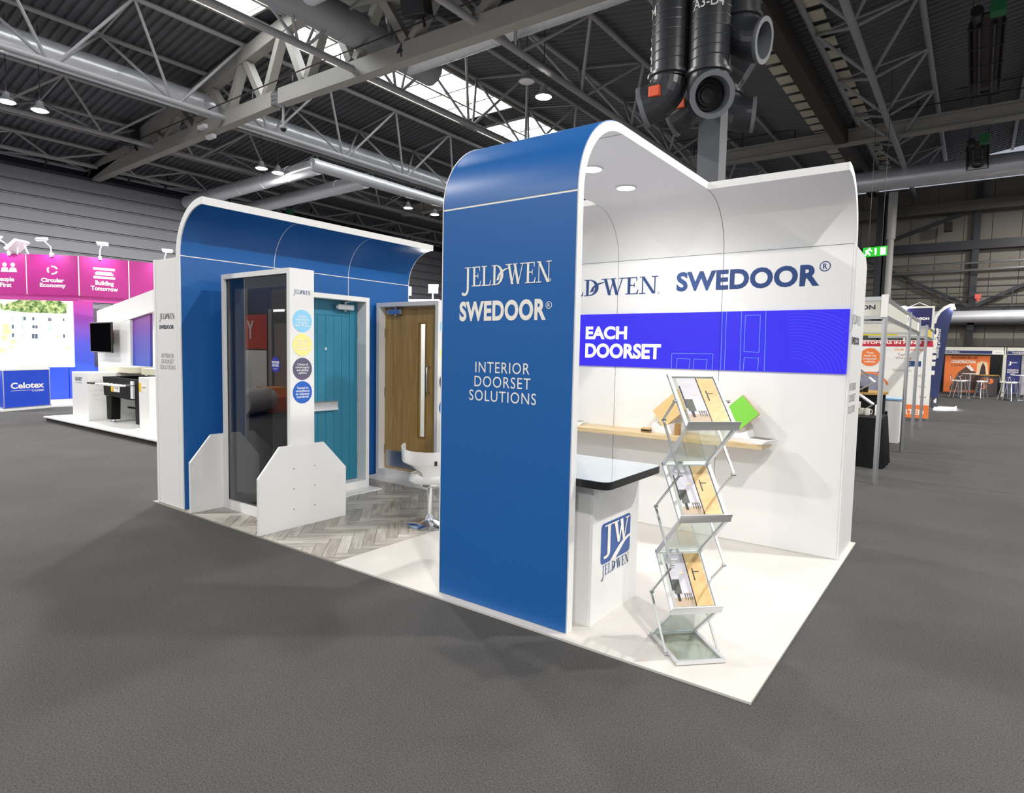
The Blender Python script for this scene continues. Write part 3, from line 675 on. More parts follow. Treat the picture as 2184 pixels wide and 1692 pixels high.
def line_rect(pts, w=.004, close=True):
    mb = MB(); P = [PS(*p) for p in pts]
    for p, q in zip(P, P[1:]+([P[0]] if close else [])): mb.bar(p+Vector((0, -.002, 0)), q+Vector((0, -.002, 0)), .002, w, (0, 0, 1) if abs(p.z-q.z) < .02 else (1, 0, 0))
    mb.build('outlined_door', SCRL, ls)
line_rect([(1432, 786), (1433, 754), (1521, 755), (1519, 788)], close=False)
line_rect([(1443, 786), (1444, 765), (1472, 766), (1470, 786)], close=False); line_rect([(1479, 787), (1480, 766), (1508, 767), (1506, 788)], close=False)
line_rect([(1545, 789), (1550, 665)], close=False); line_rect([(1537, 789), (1541, 665)], close=False); line_rect([(1578, 790), (1582, 664)], close=False); line_rect([(1630, 791), (1634, 664)], close=False)
line_rect([(1587, 750), (1590, 673), (1622, 672), (1619, 752)]); line_rect([(1585, 790), (1588, 763), (1618, 764), (1616, 790)], close=False)
rc = PS(1700, 800)
mb = MB()
for k in range(16):
    r = .17+k*.032; pts = []
    for i in range(20):
        a = PI*(.02+.52*i/19); x, z = rc.x+r*math.cos(a)*.95-.03, rc.z+r*math.sin(a)*.8
        if -.62 < x < -.06 and 1.479 < z < 1.972: pts.append((x, BY-.0135, z))
    for p, q in zip(pts, pts[1:]):
        if (Vector(p)-Vector(q)).length < .2: mb.bar(p, q, .001, .008)
mb.build('ripple_pattern', led('led_ripple', (.055, .055, 1.), .82), ls)
MB().box(-1.0415, -1.0385, BY-.0128, BY-.0118, 1.477, 1.977).build('screen_seam', led('led_seam', (.03, .02, .6), .5), ls)
# lettering on the back wall
a = PYb(1246, 632); b = PYb(1400, 627)
Q, wd = serif_word('JELD-WEN'); dx = sum((.6, .8, .8)); k_ = (b.x-a.x)/(wd-dx-.1)
serif('JELD-WEN', NAVY, bw, (a.x-k_*dx, BY, a.z-.0), XA*(k_*wd), ZA*(PYb(1395, 590).z-PYb(1395, 627).z), name='lettering')
ringmark(NAVY, bw, PYb(1405, 625), XA, ZA, .013)
a = PYb(1442, 624); b = PYb(1747, 612)
text('SWEDOOR', NAVY, bw, (a.x, BY, PYb(1580, 617).z), XA*(b.x-a.x), ZA*(PYb(1580, 576).z-PYb(1580, 617).z+.012), bold=.04, sp=1.04)
ringmark(NAVY, bw, PYb(1760, 568), XA, ZA, .040)
# side panel lettering (faces +X)
def PXs(px_, py_): return GX(px_, py_, -.03)
a = PXs(1819, 690); b = PXs(1832, 690)
serif('JELD-WEN', GREYINK, sp, (-.03, a.y-.02, a.z), YA*.40, ZA*.07); text('SWEDOOR', DARKINK, sp, (-.03, a.y-.0, a.z-.16), YA*.36, ZA*.06, bold=.04)
for i, s in enumerate(('INTERIOR', 'DOORSET', 'SOLUTIONS')): text(s, GREYINK, sp, (-.03, a.y+.02, a.z-.52-.09*i), YA*.32, ZA*.06)

# --- left blue wall -----------------------------------------------------------
LX, LR = -5.325, .423
LJ = 2.44
lw = thing('blue_curved_wall', 'blue wall with forward-curling white-edged top behind the door frames', 'display wall', (-5.6, 1.5, 0))
MB().box(-5.845, LX-.02, .035, 2.99, .012, 2.42).build('wall_core', WEDGE, lw)
ep = MB().box(-5.80, LX-.066, .022, .035, .014, 2.425).build('end_panel', WHITE, lw); MB().box(-5.845, -5.806, .020, .036, .014, 2.43).build('corner_post', WEDGE, lw)
for k, (y0, y1) in enumerate(((.032, 1.012), (1.018, 1.996), (2.002, 2.98))):
    MB().box(LX-.02, LX, y0, y1, .014, LJ-.004).build('wall_panel', LBLUE, lw)
    a_ = arc(LX+LR, LJ, LR, PI, PI/2, 14); b_ = arc(LX+LR, LJ, LR+.01, PI/2, PI, 14)
    MB().prism(a_+b_, 'y', y0, y1).build('curved_panel', LBLUE, lw, smooth=True)
a_ = arc(LX+LR, LJ, LR+.01, PI, PI/2, 14); b_ = arc(LX+LR, LJ, LR+.06, PI/2, PI, 14)
MB().prism([(LX-.02, 2.3)]+[(LX-.01, LJ)]+a_+b_+[(LX-.06, 2.3)], 'y', .034, 2.982).build('curved_backing', WEDGE, lw, smooth=True)
for ya_, yb2 in ((.022, .034), (2.98, 2.99)):
    MB().box(LX-.062, LX+.002, ya_, yb2, .014, LJ).build('end_trim', WHITE, lw)
    MB().prism(arc(LX+LR, LJ, LR-.002, PI, PI/2, 14)+arc(LX+LR, LJ, LR+.062, PI/2, PI, 14), 'y', ya_, yb2).build('end_trim', WHITE, lw)
MB().box(LX+LR-.002, LX+LR+.012, .022, 2.99, LJ+LR-.004, LJ+LR+.064).build('top_lip', WHITE, lw)
for y in (1.015, 1.999):
    MB().box(LX-.01, LX+.001, y-.003, y+.003, .014, LJ).build('joint_strip', CREAM, lw)
    MB().prism(arc(LX+LR, LJ, LR-.001, PI, PI/2, 14)+arc(LX+LR, LJ, LR+.01, PI/2, PI, 14), 'y', y-.003, y+.003).build('joint_strip', CREAM, lw)
MB().box(LX-.01, LX+.0015, .03, 2.985, LJ-.005, LJ+.003).build('joint_strip', CREAM, lw)
a = GY(341, 681, .022); b = GY(373, 681, .022)
serif('JELD-WEN', DARKINK, ep, (a.x, .022, a.z), XA*(b.x-a.x), ZA*.052); a = GY(340, 702, .022); b = GY(371, 694, .022)
text('SWEDOOR', DARKINK, ep, (a.x, .022, a.z), XA*(b.x-a.x), ZA*.038, bold=.045)
for i, s in enumerate(('INTERIOR', 'DOORSET', 'SOLUTIONS')):
    a = GY(345-(i == 2)*3, 763+12*i, .022); b = GY(371+(i == 2)*3, 763, .022)
    text(s, GREYINK, ep, (a.x, .022, a.z), XA*(b.x-a.x), ZA*.042)

# --- door frames ------------------------------------------------------------------
STK = [('#8fd0f0', 'Certified\nperformance\nfor up to\n60 or 90 mins'), ('#f1ea93', 'Doors and\nframes for\nevery part of\nthe building'), ('#5d5b73', 'Choice of\nironmongery\nand glazing\noptions'), ('#2260bd', 'Tested in\ncompliance\nto industry\nstandards')]
SW = mat('sticker_white', '#f6f6f4', .5)
def doorframe_box(t, x0, x1, y0, y1, z1, j=.045, z0=.0125, name='frame_jamb'):
    # y0 is the front; a deep box lining with four members
    MB().box(x0, x0+j, y0, y1, z0, z1).build(name, WHITE, t, bevel=.002); MB().box(x1-j, x1, y0, y1, z0, z1).build(name, WHITE, t, bevel=.002)
    MB().box(x0+j, x1-j, y0, y1, z1-j, z1).build('frame_head', WHITE, t); MB().box(x0+j, x1-j, y0, y1, z0, z0+.085).build('frame_sill', WHITE, t)
def stickers(t, x, yc, zs, r):
    for (c, s), z in zip(STK, zs):
        st = MB().disc((x+.002, yc, z), YA, ZA, r, 36).build('round_sticker', mat('sticker_'+c[1:], c, .5), t, recalc=False)
        n = s.count('\n')+1; h = r*1.0
        text(s, SW, st, (x+.002, yc-r*.72, z-h/2), YA*r*1.44, ZA*h, bold=.012, lift=.002)
# 1: glazed screen frame at the aisle
FX0, FX1, FY0, FY1, FZ = -5.13, -4.022, .32, .567, 2.28
f1 = thing('glazed_door_frame', 'white freestanding frame with a dark reflective glazed screen on foot panels', 'door frame', ((FX0+FX1)/2, FY0, .0125))
doorframe_box(f1, FX0, FX1, FY0, FY1, FZ, .045)
for (a, b, c, d) in ((FX0+.045, FX0+.085, .10, FZ-.045), (FX1-.085, FX1-.045, .10, FZ-.045)): MB().box(a, b, FY0+.09, FY0+.15, c, d).build('inner_stop', WHITE, f1)
MB().box(FX0+.085, FX1-.085, FY0+.09, FY0+.15, FZ-.13, FZ-.045).build('inner_stop', WHITE, f1); MB().box(FX0+.085, FX1-.085, FY0+.09, FY0+.15, .10, .17).build('inner_stop', WHITE, f1)
GLASS1 = mat_glass('dark_glass', (.33, .34, .36), 1.9)
gp = MB().box(FX0+.05, FX1-.05, FY0+.030, FY0+.036, .10, FZ-.05).build('glass_pane', GLASS1, f1)
MB().box(FX0+.045, FX0+.05, FY0+.028, FY0+.04, .09, FZ-.045).build('glass_gasket', BLACK, f1); MB().box(FX1-.05, FX1-.045, FY0+.028, FY0+.04, .09, FZ-.045).build('glass_gasket', BLACK, f1)
MB().box(FX0+.045, FX1-.045, FY0+.028, FY0+.04, FZ-.05, FZ-.045).build('glass_gasket', BLACK, f1)
p = GY(588, 778, FY0+.03)
st = MB().disc((p.x, FY0+.0285, p.z), XA, ZA, .07, 30).build('round_sticker', mat('sticker_indigo', '#31329c', .5), f1, recalc=False)
text('FIRE DOORS\nSAVE LIVES', SW, st, (p.x-.055, FY0+.0285, p.z-.018), XA*.11, ZA*.05, bold=.03, lift=.001); text('jeld-wen', SW, st, (p.x-.03, FY0+.0285, p.z-.045), XA*.06, ZA*.014, lift=.001)
stickers(f1, FX1, (FY0+FY1)/2, [GX(644, py_, FX1).z for py_ in (685, 736, 787, 837)], .098)
serif('JELD-WEN', NAVY, f1, (FX1, FY0+.04, GX(644, 628, FX1).z), YA*.17, ZA*.035)
def foot(x0, x1):
    pts = [(-.005, .0125), (.90, .0125), (.90, .483), (.65, .745), (.20, .745), (-.02+.015, .495)]
    f = MB().prism(pts, 'x', x0, x1).build('foot_panel', WHITE, f1, bevel=.003)
    for y in (.335, .55):
        for z in (.18, .36, .54): MB().tube([(x1-.001, y, z), (x1+.004, y, z)], .006, 8).build('screw_cap', GREYINK, f)
foot(FX1+.001, FX1+.026); foot(FX0-.026, FX0-.001)
# 2: teal cottage door
TDX, TDY0, TDY1, TDZ = -4.797, .80, 1.872, 2.172
f2 = thing('teal_door_frame', 'white deep frame holding a teal boarded door with letter plate', 'door frame', (TDX-.12, 1.34, .0125))
J = .05; D2 = .25
for (a, b) in ((TDY0, TDY0+J), (TDY1-J, TDY1)): MB().box(TDX-D2, TDX, a, b, .0125, TDZ).build('frame_jamb', WHITE, f2, bevel=.002)
MB().box(TDX-D2, TDX, TDY0+J, TDY1-J, TDZ-J, TDZ).build('frame_head', WHITE, f2); MB().box(TDX-D2, TDX, TDY0+J, TDY1-J, .0125, .10).build('frame_sill', WHITE, f2)
MB().box(TDX-D2+.02, TDX+.21, TDY0, TDY1+.01, .0125, .022).build('floor_plate', WHITE, f2)
TEAL = mat('teal_paint', '#267d9a', .4); TEALD = TEAL
xd = -4.945; dl = MB().box(xd-.044, xd-.006, TDY0+J+.004, TDY1-J-.004, .105, TDZ-J-.004).build('door_leaf', TEALD, f2)
ya, yb_ = TDY0+J+.006, TDY1-J-.006; st_ = .105
MB().box(xd-.008, xd, yb_-st_, yb_, .107, TDZ-J-.006).build('stile', TEAL, dl, bevel=.0015); MB().box(xd-.008, xd, ya, ya+st_, .107, TDZ-J-.006).build('stile', TEAL, dl, bevel=.0015)
MB().box(xd-.008, xd, ya+st_+.004, yb_-st_-.004, 1.955, TDZ-J-.006).build('top_rail', TEAL, dl, bevel=.0015)
nb = 7; wdt = (yb_-ya-2*st_-.008)/nb
for k in range(nb): MB().box(xd-.009, xd-.0015, ya+st_+.004+k*wdt+.002, ya+st_+.004+(k+1)*wdt-.002, .107, 1.951).build('board', TEAL, dl, bevel=.0015)
mb = MB(); yl, zl = 1.28, .965
mb.prism([(xd, -.055), (xd+.015, -.058), (xd+.034, -.045), (xd+.022, .0), (xd+.03, .042), (xd+.016, .056), (xd, .055)], 'y', 1.11, 1.53); 
mb.v = [(v[0], v[1], v[2]+zl) for v in mb.v]
mb.build('letter_plate', ALU, dl, smooth=True)
p = GX(694, 744, xd); mb = MB().tube([(xd, p.y, p.z), (xd+.008, p.y, p.z)], .014, 14); mb.build('peephole', CHROME, dl, smooth=True); MB().tube([(xd+.0075, p.y, p.z), (xd+.0095, p.y, p.z)], .006, 10).build('peephole_lens', BLACK, dl)
def closer(par, o, xdir, out, arm):
    # body along xdir, projecting along out
    o, xdir, out = Vector(o), Vector(xdir), Vector(out); b = MB().obox(o+out*.03, xdir*.11, out*.028, ZA*.032).build('closer_body', ALU, par, bevel=.008)
    MB().tube([o+out*.03-xdir*.11, o+out*.03-xdir*.135], .028, 16).build('closer_cap', ALU, b, smooth=True)
    MB().tube([o+out*.03+ZA*.03, o+out*.03+ZA*.055], .015, 12).build('closer_spindle', STEEL, b); MB().tube([o+out*.03-ZA*.03, o+out*.03-ZA*.045], .018, 12).build('closer_spindle', STEEL, b)
    MB().bar(o+out*.03+ZA*.052, o+xdir*arm[0]+out*arm[1]+ZA*.085, .022, .012).build('closer_arm', STEEL, b)
    MB().bar(o+xdir*(arm[0]-.32*(1 if arm[0] > 0 else -1))+out*arm[1]+ZA*.09, o+xdir*(arm[0]+.03)+out*arm[1]+ZA*.09, .026, .018).build('closer_track', ALU, b)
p = GX(732, 656, xd); closer(dl, (xd, p.y, p.z), (0, 1, 0), (1, 0, 0), (.15, .09))
for z in (1.80, 1.06, .34): MB().box(xd-.004, xd+.01, TDY1-J-.012, TDY1-J+.0, z-.06, z+.06).build('hinge', STEEL, f2, bevel=.002); 
# 3: oak door facing the aisle
OX0, OX1, OY, OZ = -5.285, -4.235, 2.40, 2.168
f3 = thing('oak_door_frame', 'white deep frame holding an oak door with a tall slim glass panel', 'door frame', (-4.76, OY+.1, .0125))
doorframe_box(f3, OX0, OX1, OY, OY+.25, OZ, .05)
MB().box(OX0, OX1+.05, OY-.22, OY+.2, .0125, .022).build('floor_plate', WHITE, f3)
OAK = mat_wood('oak_veneer', '#9d7d46', '#bb9a60', .45, (9, 9, .7)); OAKD = mat_wood('oak_bead', '#7b6030', '#977a45', .5, (9, 9, .7)); OAKL = mat_wood('oak_lipping', '#c3a16b', '#d3b37e', .5, (9, 9, .7))
yd = OY+.10
gx0, gx1, gz0, gz1 = GY(893, 690, yd).x, GY(910, 690, yd).x, GY(900, 935, yd).z, GY(900, 688, yd).z
lx0, lx1, lz0, lz1 = OX0+.054, OX1-.054, .105, OZ-.054
dl = MB().box(lx0, gx0, yd, yd+.044, lz0, lz1).box(gx1, lx1, yd, yd+.044, lz0, lz1).box(gx0, gx1, yd, yd+.044, lz0, gz0).box(gx0, gx1, yd, yd+.044, gz1, lz1).build('door_leaf', OAK, f3)
for (a, b, c, d) in ((gx0, gx0+.018, gz0, gz1), (gx1-.018, gx1, gz0, gz1), (gx0+.018, gx1-.018, gz0, gz0+.018), (gx0+.018, gx1-.018, gz1-.018, gz1)): MB().box(a, b, yd-.006, yd+.012, c, d).build('glazing_bead', OAKD, dl)
MB().box(gx0+.015, gx1-.015, yd+.02, yd+.026, gz0+.015, gz1-.015).build('vision_glass', mat_glass('clear_glass', (.93, .95, .94), 1.45), dl)
MB().box(lx0, lx1, yd-.001, yd+.001, lz0, lz0+.012).build('bottom_lipping', OAKL, dl)
MB().box(lx0+.03, lx1-.03, yd-.003, yd, .125, .33).build('kick_plate', STEEL, dl)
p = GY(917, 810, yd); zt_, zb_ = GY(917, 782, yd).z, GY(917, 836, yd).z
MB().tube([(p.x, yd, zt_), (p.x, yd-.04, zt_), (p.x, yd-.055, zt_-.015), (p.x, yd-.055, zb_+.015), (p.x, yd-.04, zb_), (p.x, yd, zb_)], .011, 12).build('pull_handle', ALU, dl, smooth=True)
p = GY(848, 666, yd); closer(dl, (p.x, yd, p.z), (1, 0, 0), (0, -1, 0), (-.22, .075))
for z in (1.80, 1.06, .34): MB().box(lx0-.006, lx0+.004, yd-.012, yd+.002, z-.055, z+.055).build('hinge', STEEL, f3)
stickers(f3, OX1, OY+.125, [GX(938, py_, OX1).z for py_ in (697, 755, 815, 870)], .098)

# --- swivel chairs ------------------------------------------------------------------
GLOSSW = mat('gloss_white', (.83, .83, .82), .15, coat=.5)
def chair(label, loc, rz):
    t = thing('swivel_chair', label, 'chair', loc, rz, group='white swivel chairs', local=True)
    MB().lathe([(.0, .0), (.20, .0), (.205, .008), (.19, .016), (.10, .032), (.045, .05), (.034, .075), (.03, .10)], n=36).build('base', CHROME, t, smooth=True)
    MB().tube([(0, 0, .05), (0, 0, .36)], .024, 16).build('gas_column', CHROME, t, smooth=True); MB().lathe([(.05, .35), (.10, .372), (.10, .385)], n=20).build('seat_plate', CHROME, t, smooth=True)
    # moulded shell: seat dish sweeping up at the back into a ring-shaped backrest
    mb = MB(); N = 40; rs = []
    prof = [(.0, .38, .0), (.11, .375, .0), (.165, .385, .0), (.19, .41, .0), (.192, .445, .0), (.172, .478, .0), (.11, .488, .0), (.0, .48, .0)]
    for r, z, _ in prof: rs.append([(max(r, .001)*math.cos(2*PI*k/N)*1.02, max(r, .001)*math.sin(2*PI*k/N), z+.025*max(0, -math.cos(2*PI*k/N))*(r/.2)) for k in range(N)])
    mb.rings(rs, cap=False); mb.build('seat', GLOSSW, t, smooth=True)
    # neck: narrow waist at the back (-x), widening up to the wrap-round rim
    mb = MB(); rings_ = []
    lev = [(.42, .55, .178), (.47, .48, .182), (.52, .58, .194), (.56, .95, .213), (.585, 1.7, .232), (.60, 2.1, .24), (.65, 2.15, .245), (.70, 2.15, .247)]
    K = 30
    for th in (0, 1):
        for z, half, r in (lev if th == 0 else lev[::-1]):
            rr = r-(.018 if th else 0)
            row = []
            for k in range(K+1):
                a = PI-half+2*half*k/K; tip = abs(2*k/K-1)
                row.append((rr*math.cos(a)*1.05, rr*math.sin(a)*1.05, z+(.035*tip**3 if z > .6 else 0)))
            rings_.append(row)
    mb.rings(rings_+[rings_[0]], closed=False, cap=False)
    # end faces
    n_ = len(rings_)
    mb.poly([r_[0] for r_ in rings_]); mb.poly([r_[-1] for r_ in rings_][::-1])
    mb.build('backrest', GLOSSW, t, smooth=True)
    MB().box(-.256, -.248, -.012, .012, .585, .625).build('dark_tab', BLACK, t)
    return t
ch = chair('white moulded swivel chair on a chrome disc base before the oak door', (-3.17, 1.18, .0125), math.radians(145))
dup(ch, (-3.0, 1.88, .0125), math.radians(200), 'white moulded swivel chair mostly hidden behind the blue tower')

# --- counter ------------------------------------------------------------------------
ct = thing('reception_counter', 'white counter with a dark-edged glossy top and square blue logo', 'counter', (-1.4, .5, .0125))
cb = MB().box(-1.82, -.985, .225, .80, .0125, .85).build('body', WHITE, ct)
fpn = MB().box(-.985, -.972, .232, .838, .0125, .85).build('side_panel', WHITE, ct)
tp = []
x0, x1, y0, y1 = -1.9, -.83, .128, .862
for cx_, cy_, a0 in ((x1-.05, y0+.05, -PI/2), (x1-.05, y1-.05, 0), (x0+.05, y1-.05, PI/2), (x0+.05, y0+.05, PI)): tp += arc(cx_, cy_, .05, a0, a0+PI/2, 6)
MB().prism(tp, 'z', .85, .893).build('top_edge', mat('top_black', '#17181a', .35), ct)
MB().prism([(-1.365+(a+1.365)*.994, .495+(b-.495)*.992) for a, b in tp], 'z', .893, .8945).build('top_surface', mat('top_gloss', '#93a3b2', .05, coat=1.), ct)
XP = -.972
def PXc(px_, py_): return GX(px_, py_, XP)
bl, tr_, br, tl = PXc(1280, 1206), PXc(1345, 1094), PXc(1342, 1175), PXc(1283, 1118)
ya, yb_, za, zb_ = (bl.y+tl.y)/2, (tr_.y+br.y)/2, (bl.z+br.z)/2, (tl.z+tr_.z)/2
pts = []
r = .03
for cx_, cy_, a0 in ((yb_-r, za+r, -PI/2), (yb_-r, zb_-r, 0), (ya+r, zb_-r, PI/2), (ya+r, za+r, PI)): pts += arc(cx_, cy_, r, a0, a0+PI/2, 5)
sq = MB().poly([(XP+.0015, a, b) for a, b in pts]).build('logo_square', mat('logo_blue', '#2e569c', .45), fpn, recalc=False)
w_, h_ = yb_-ya, zb_-za
# white sweeping road of the logo
mb = MB(); up = []; lo = []
for k in range(13):
    s = k/12; up.append((ya+w_*(.30+.70*s), za+h_*(.0+.46*math.sin(s*PI/2)))); lo.append((ya+w_*(.47+.53*s), za+h_*(.0+.39*math.sin(s*PI/2)**1.25)))
mb.rings([[(XP+.003, a, b) for a, b in up], [(XP+.003, a, b) for a, b in lo]], closed=False, cap=False); mb.build('logo_road', CREAM, sq, recalc=False)
def serifJW(o, wv, hv, m, par):
    Q = []; R = lambda x0, x1, y0, y1: Q.append([(x0, y0), (x1, y0), (x1, y1), (x0, y1)])
    R(.17, .28, .12, 1); R(.06, .4, .96, 1)
    a = arc(.115, .14, .165, 0, -PI*.7, 8); b = arc(.10, .14, .075, 0, -PI*.7, 8)
    for i in range(8): Q.append([a[i], a[i+1], b[i+1], b[i]])
    Q.append([(.42, 1), (.54, 1), (.66, .3), (.58, .3)]); Q.append([(.6, .3), (.66, .3), (.78, 1), (.73, 1)]); Q.append([(.66, 1), (.78, 1), (.86, .3), (.8, .3)]); Q.append([(.82, .3), (.86, .3), (1., 1), (.955, 1)])
    R(.34, .6, .96, 1); R(.88, 1.06, .96, 1)
    mb = MB()
    for i, q in enumerate(Q): mb.poly([(XP+.0035+i*.00004, o[0]+wv*u, o[1]+hv*v) for u, v in q])
    return mb.build('logo_letters', m, par)
serifJW((ya+w_*.06, za+h_*.14), w_*.84, h_*.80, CREAM, sq)
a = PXc(1285, 1233); b = PXc(1337, 1207)
serif('JELD-WEN', NAVY, fpn, (XP, a.y-.01, a.z+.01), YA*(b.y-a.y+.03), ZA*.062)

# --- shelf with samples -----------------------------------------------------------------
SHW = mat_wood('shelf_wood', '#c0a67a', '#dac7a1', .45, (1.2, 9, 9))
shZ = .905
one('wood_shelf', MB().box(-2.75, -.575, 2.21, BY-.0005, shZ-.042, shZ), SHW, 'pale wooden shelf along the white back wall', 'shelf', bevel=.003)
def diamond(label, cx_, zc, A, B, m, edge, hx, hw):
    # board standing on one corner, leaning back a little, in a white block
    t = thing('door_sample', label, 'door sample', (hx, 2.40, shZ)); c = Vector((cx_, 2.40, zc)); tl_ = Vector((0, .018, 0))
    A = Vector((A[0], 0, A[1])); B = Vector((B[0], 0, B[1]))
    MB().obox(c, A+tl_, B+tl_*(1 if B.z > 0 else -1), (0, -.02, .002)).build('board_core', edge, t)
    MB().obox(c+Vector((0, -.021, 0)), (A+tl_)*.995, (B+tl_*(1 if B.z > 0 else -1))*.995, (0, -.0015, 0)).build('board_face', m, t)
    MB().prism([(hx-hw, shZ), (hx+hw, shZ), (hx+hw*.72, shZ+.088), (hx+.02, shZ+.06), (hx-.02, shZ+.06), (hx-hw*.72, shZ+.088)], 'y', 2.31, 2.48).build('holder', WHITE, t, bevel=.003)
    return t
def PYm(px_, py_): return GY(px_, py_, 2.38)
p = PYm(1430.5, 872); diamond('beige square door sample standing on its corner in a white holder', p.x, p.z, (.107, .102), (.061, -.071), mat('sample_beige', '#d2b47a', .5), OAKL, PYm(1416, 910).x, .105)
p = PYm(1579, 881); diamond('lime green square door sample standing on its corner in a white holder', p.x, p.z, (.076, .073), (-.074, .073), mat('sample_green', '#74c437', .45), OAKL, PYm(1577, 910).x, .115)
p = PYm(1452, 920); one('wood_block', MB().box(p.x-.02, p.x+.02, 2.28, 2.33, shZ, shZ+.10), mat_wood('block_oak', '#8f6d3c', '#a88449', .5, (6, 6, 1)), 'small upright oak edge block on the shelf', 'wood block')
p = PYm(1390, 917)
for i in range(3): one('corner_sample', MB().box(p.x-.05, p.x+.03, 2.26+.0*i, 2.33, shZ+.014*i, shZ+.013+.014*i), (OAKD, BLACK, OAKL)[i], ('dark oak strip at the bottom of the little shelf stack', 'black strip in the middle of the little shelf stack', 'pale oak strip on top of the little shelf stack')[i], 'wood sample')
PHO = [mat('cover_%d' % i, c, .3, noise=.5, nscale=9) for i, c in enumerate(('#5b5f58', '#8e8778', '#55606a', '#7d735c'))]
PAPER = mat('paper', '#eceae6', .6)
def brochure(label, x, y, z, rz, w=.21, l=.297, k=0, group=None, th=.006):
    t = thing('brochure', label, 'brochure', (x, y, z), rz, group=group, local=True)
    MB().box(-l/2, l/2, -w/2, w/2, 0, th-.0012).build('pages', PAPER, t); MB().box(-l/2-.001, l/2+.001, -w/2-.001, w/2+.001, th-.0011, th).build('cover', PAPER, t)
    if k is not None: MB().box(-l/2+.012, l/2-.012, -w/2+.06, w/2-.012, th, th+.0004).build('cover_photo', PHO[k], t)
    return t
p = GZ(1613, 936, shZ+.02)
for i in range(5):
    brochure('glossy brochure on top of the stack at the shelf end' if i == 4 else 'white-edged brochure under the top one at the shelf end', p.x+.004*i-.01, 2.345+.002*i, shZ+i*.0065, -.35+.035*i, k=i % 4, group='brochures stacked at the shelf end')
p = GZ(1248, 897, shZ+.02)
for i in range(4): brochure('grey brochure on top of the stack near the tower' if i == 3 else 'grey brochure in the stack on the shelf near the tower', p.x-.06, 2.36, shZ+i*.0065, .2+.05*i, k=(i+2) % 4, group='brochures stacked near the tower')

# --- zig-zag brochure rack ------------------------------------------------------------------
RALU = mat('rack_aluminium', (.78, .79, .80), .34, .6)
rk = thing('brochure_rack', 'folding aluminium zigzag brochure rack with three glass pockets', 'brochure rack', (-.43, .33, .0125), math.radians(45.7), local=True)
# local x = width, local y = depth (back +), origin at base centre
HWD = .137
def fr(pA, pB, glass, lip, pocket):
    # a framed panel between two profile points (y, z); pA is the front/lower end
    (ya, za), (yb, zb) = pA, pB; d = Vector((0, yb-ya, zb-za)); L = d.length; d.normalize(); nrm = Vector((1, 0, 0)).cross(d)
    part = MB()
    for s in (-1, 1): part.bar((s*(HWD-.009), ya, za), (s*(HWD-.009), yb, zb), .018, .014, nrm)
    part.bar((-HWD, ya, za), (HWD, ya, za), .016, .016, nrm); part.bar((-HWD, yb, zb), (HWD, yb, zb), .02, .016, nrm)
    o = part.build('panel_frame', RALU, rk)
    a = Vector((0, ya, za))+d*.01; b = Vector((0, yb, zb))-d*.01
    MB().obox((a+b)/2, (HWD-.017, 0, 0), d*((b-a).length/2), nrm*.002).build('panel_glass', glass, o)
    return o, a, b, d, nrm
RG = mat_glass('rack_glass', (.86, .90, .88), 1.5)
Z0 = .0; prof = [(-.172, .012), (.172, .012), (-.088, .245), (.142, .495), (-.138, .745), (.10, .995), (-.178, 1.225), (.075, 1.475)]
fr(prof[0], prof[1], RG, False, False)
PICW = mat('pic_pale_wall', '#c9c6cf', .3, noise=.15, nscale=6); PICO = mat_wood('pic_oak', '#c9a670', '#dcbd88', .3, (9, 2, 9)); PICD = mat('pic_dark', '#2f3038', .3); PICF = mat('pic_floor', '#b7a48d', .3); PICG = mat('pic_plant', '#4a5048', .4, noise=.6, nscale=60)
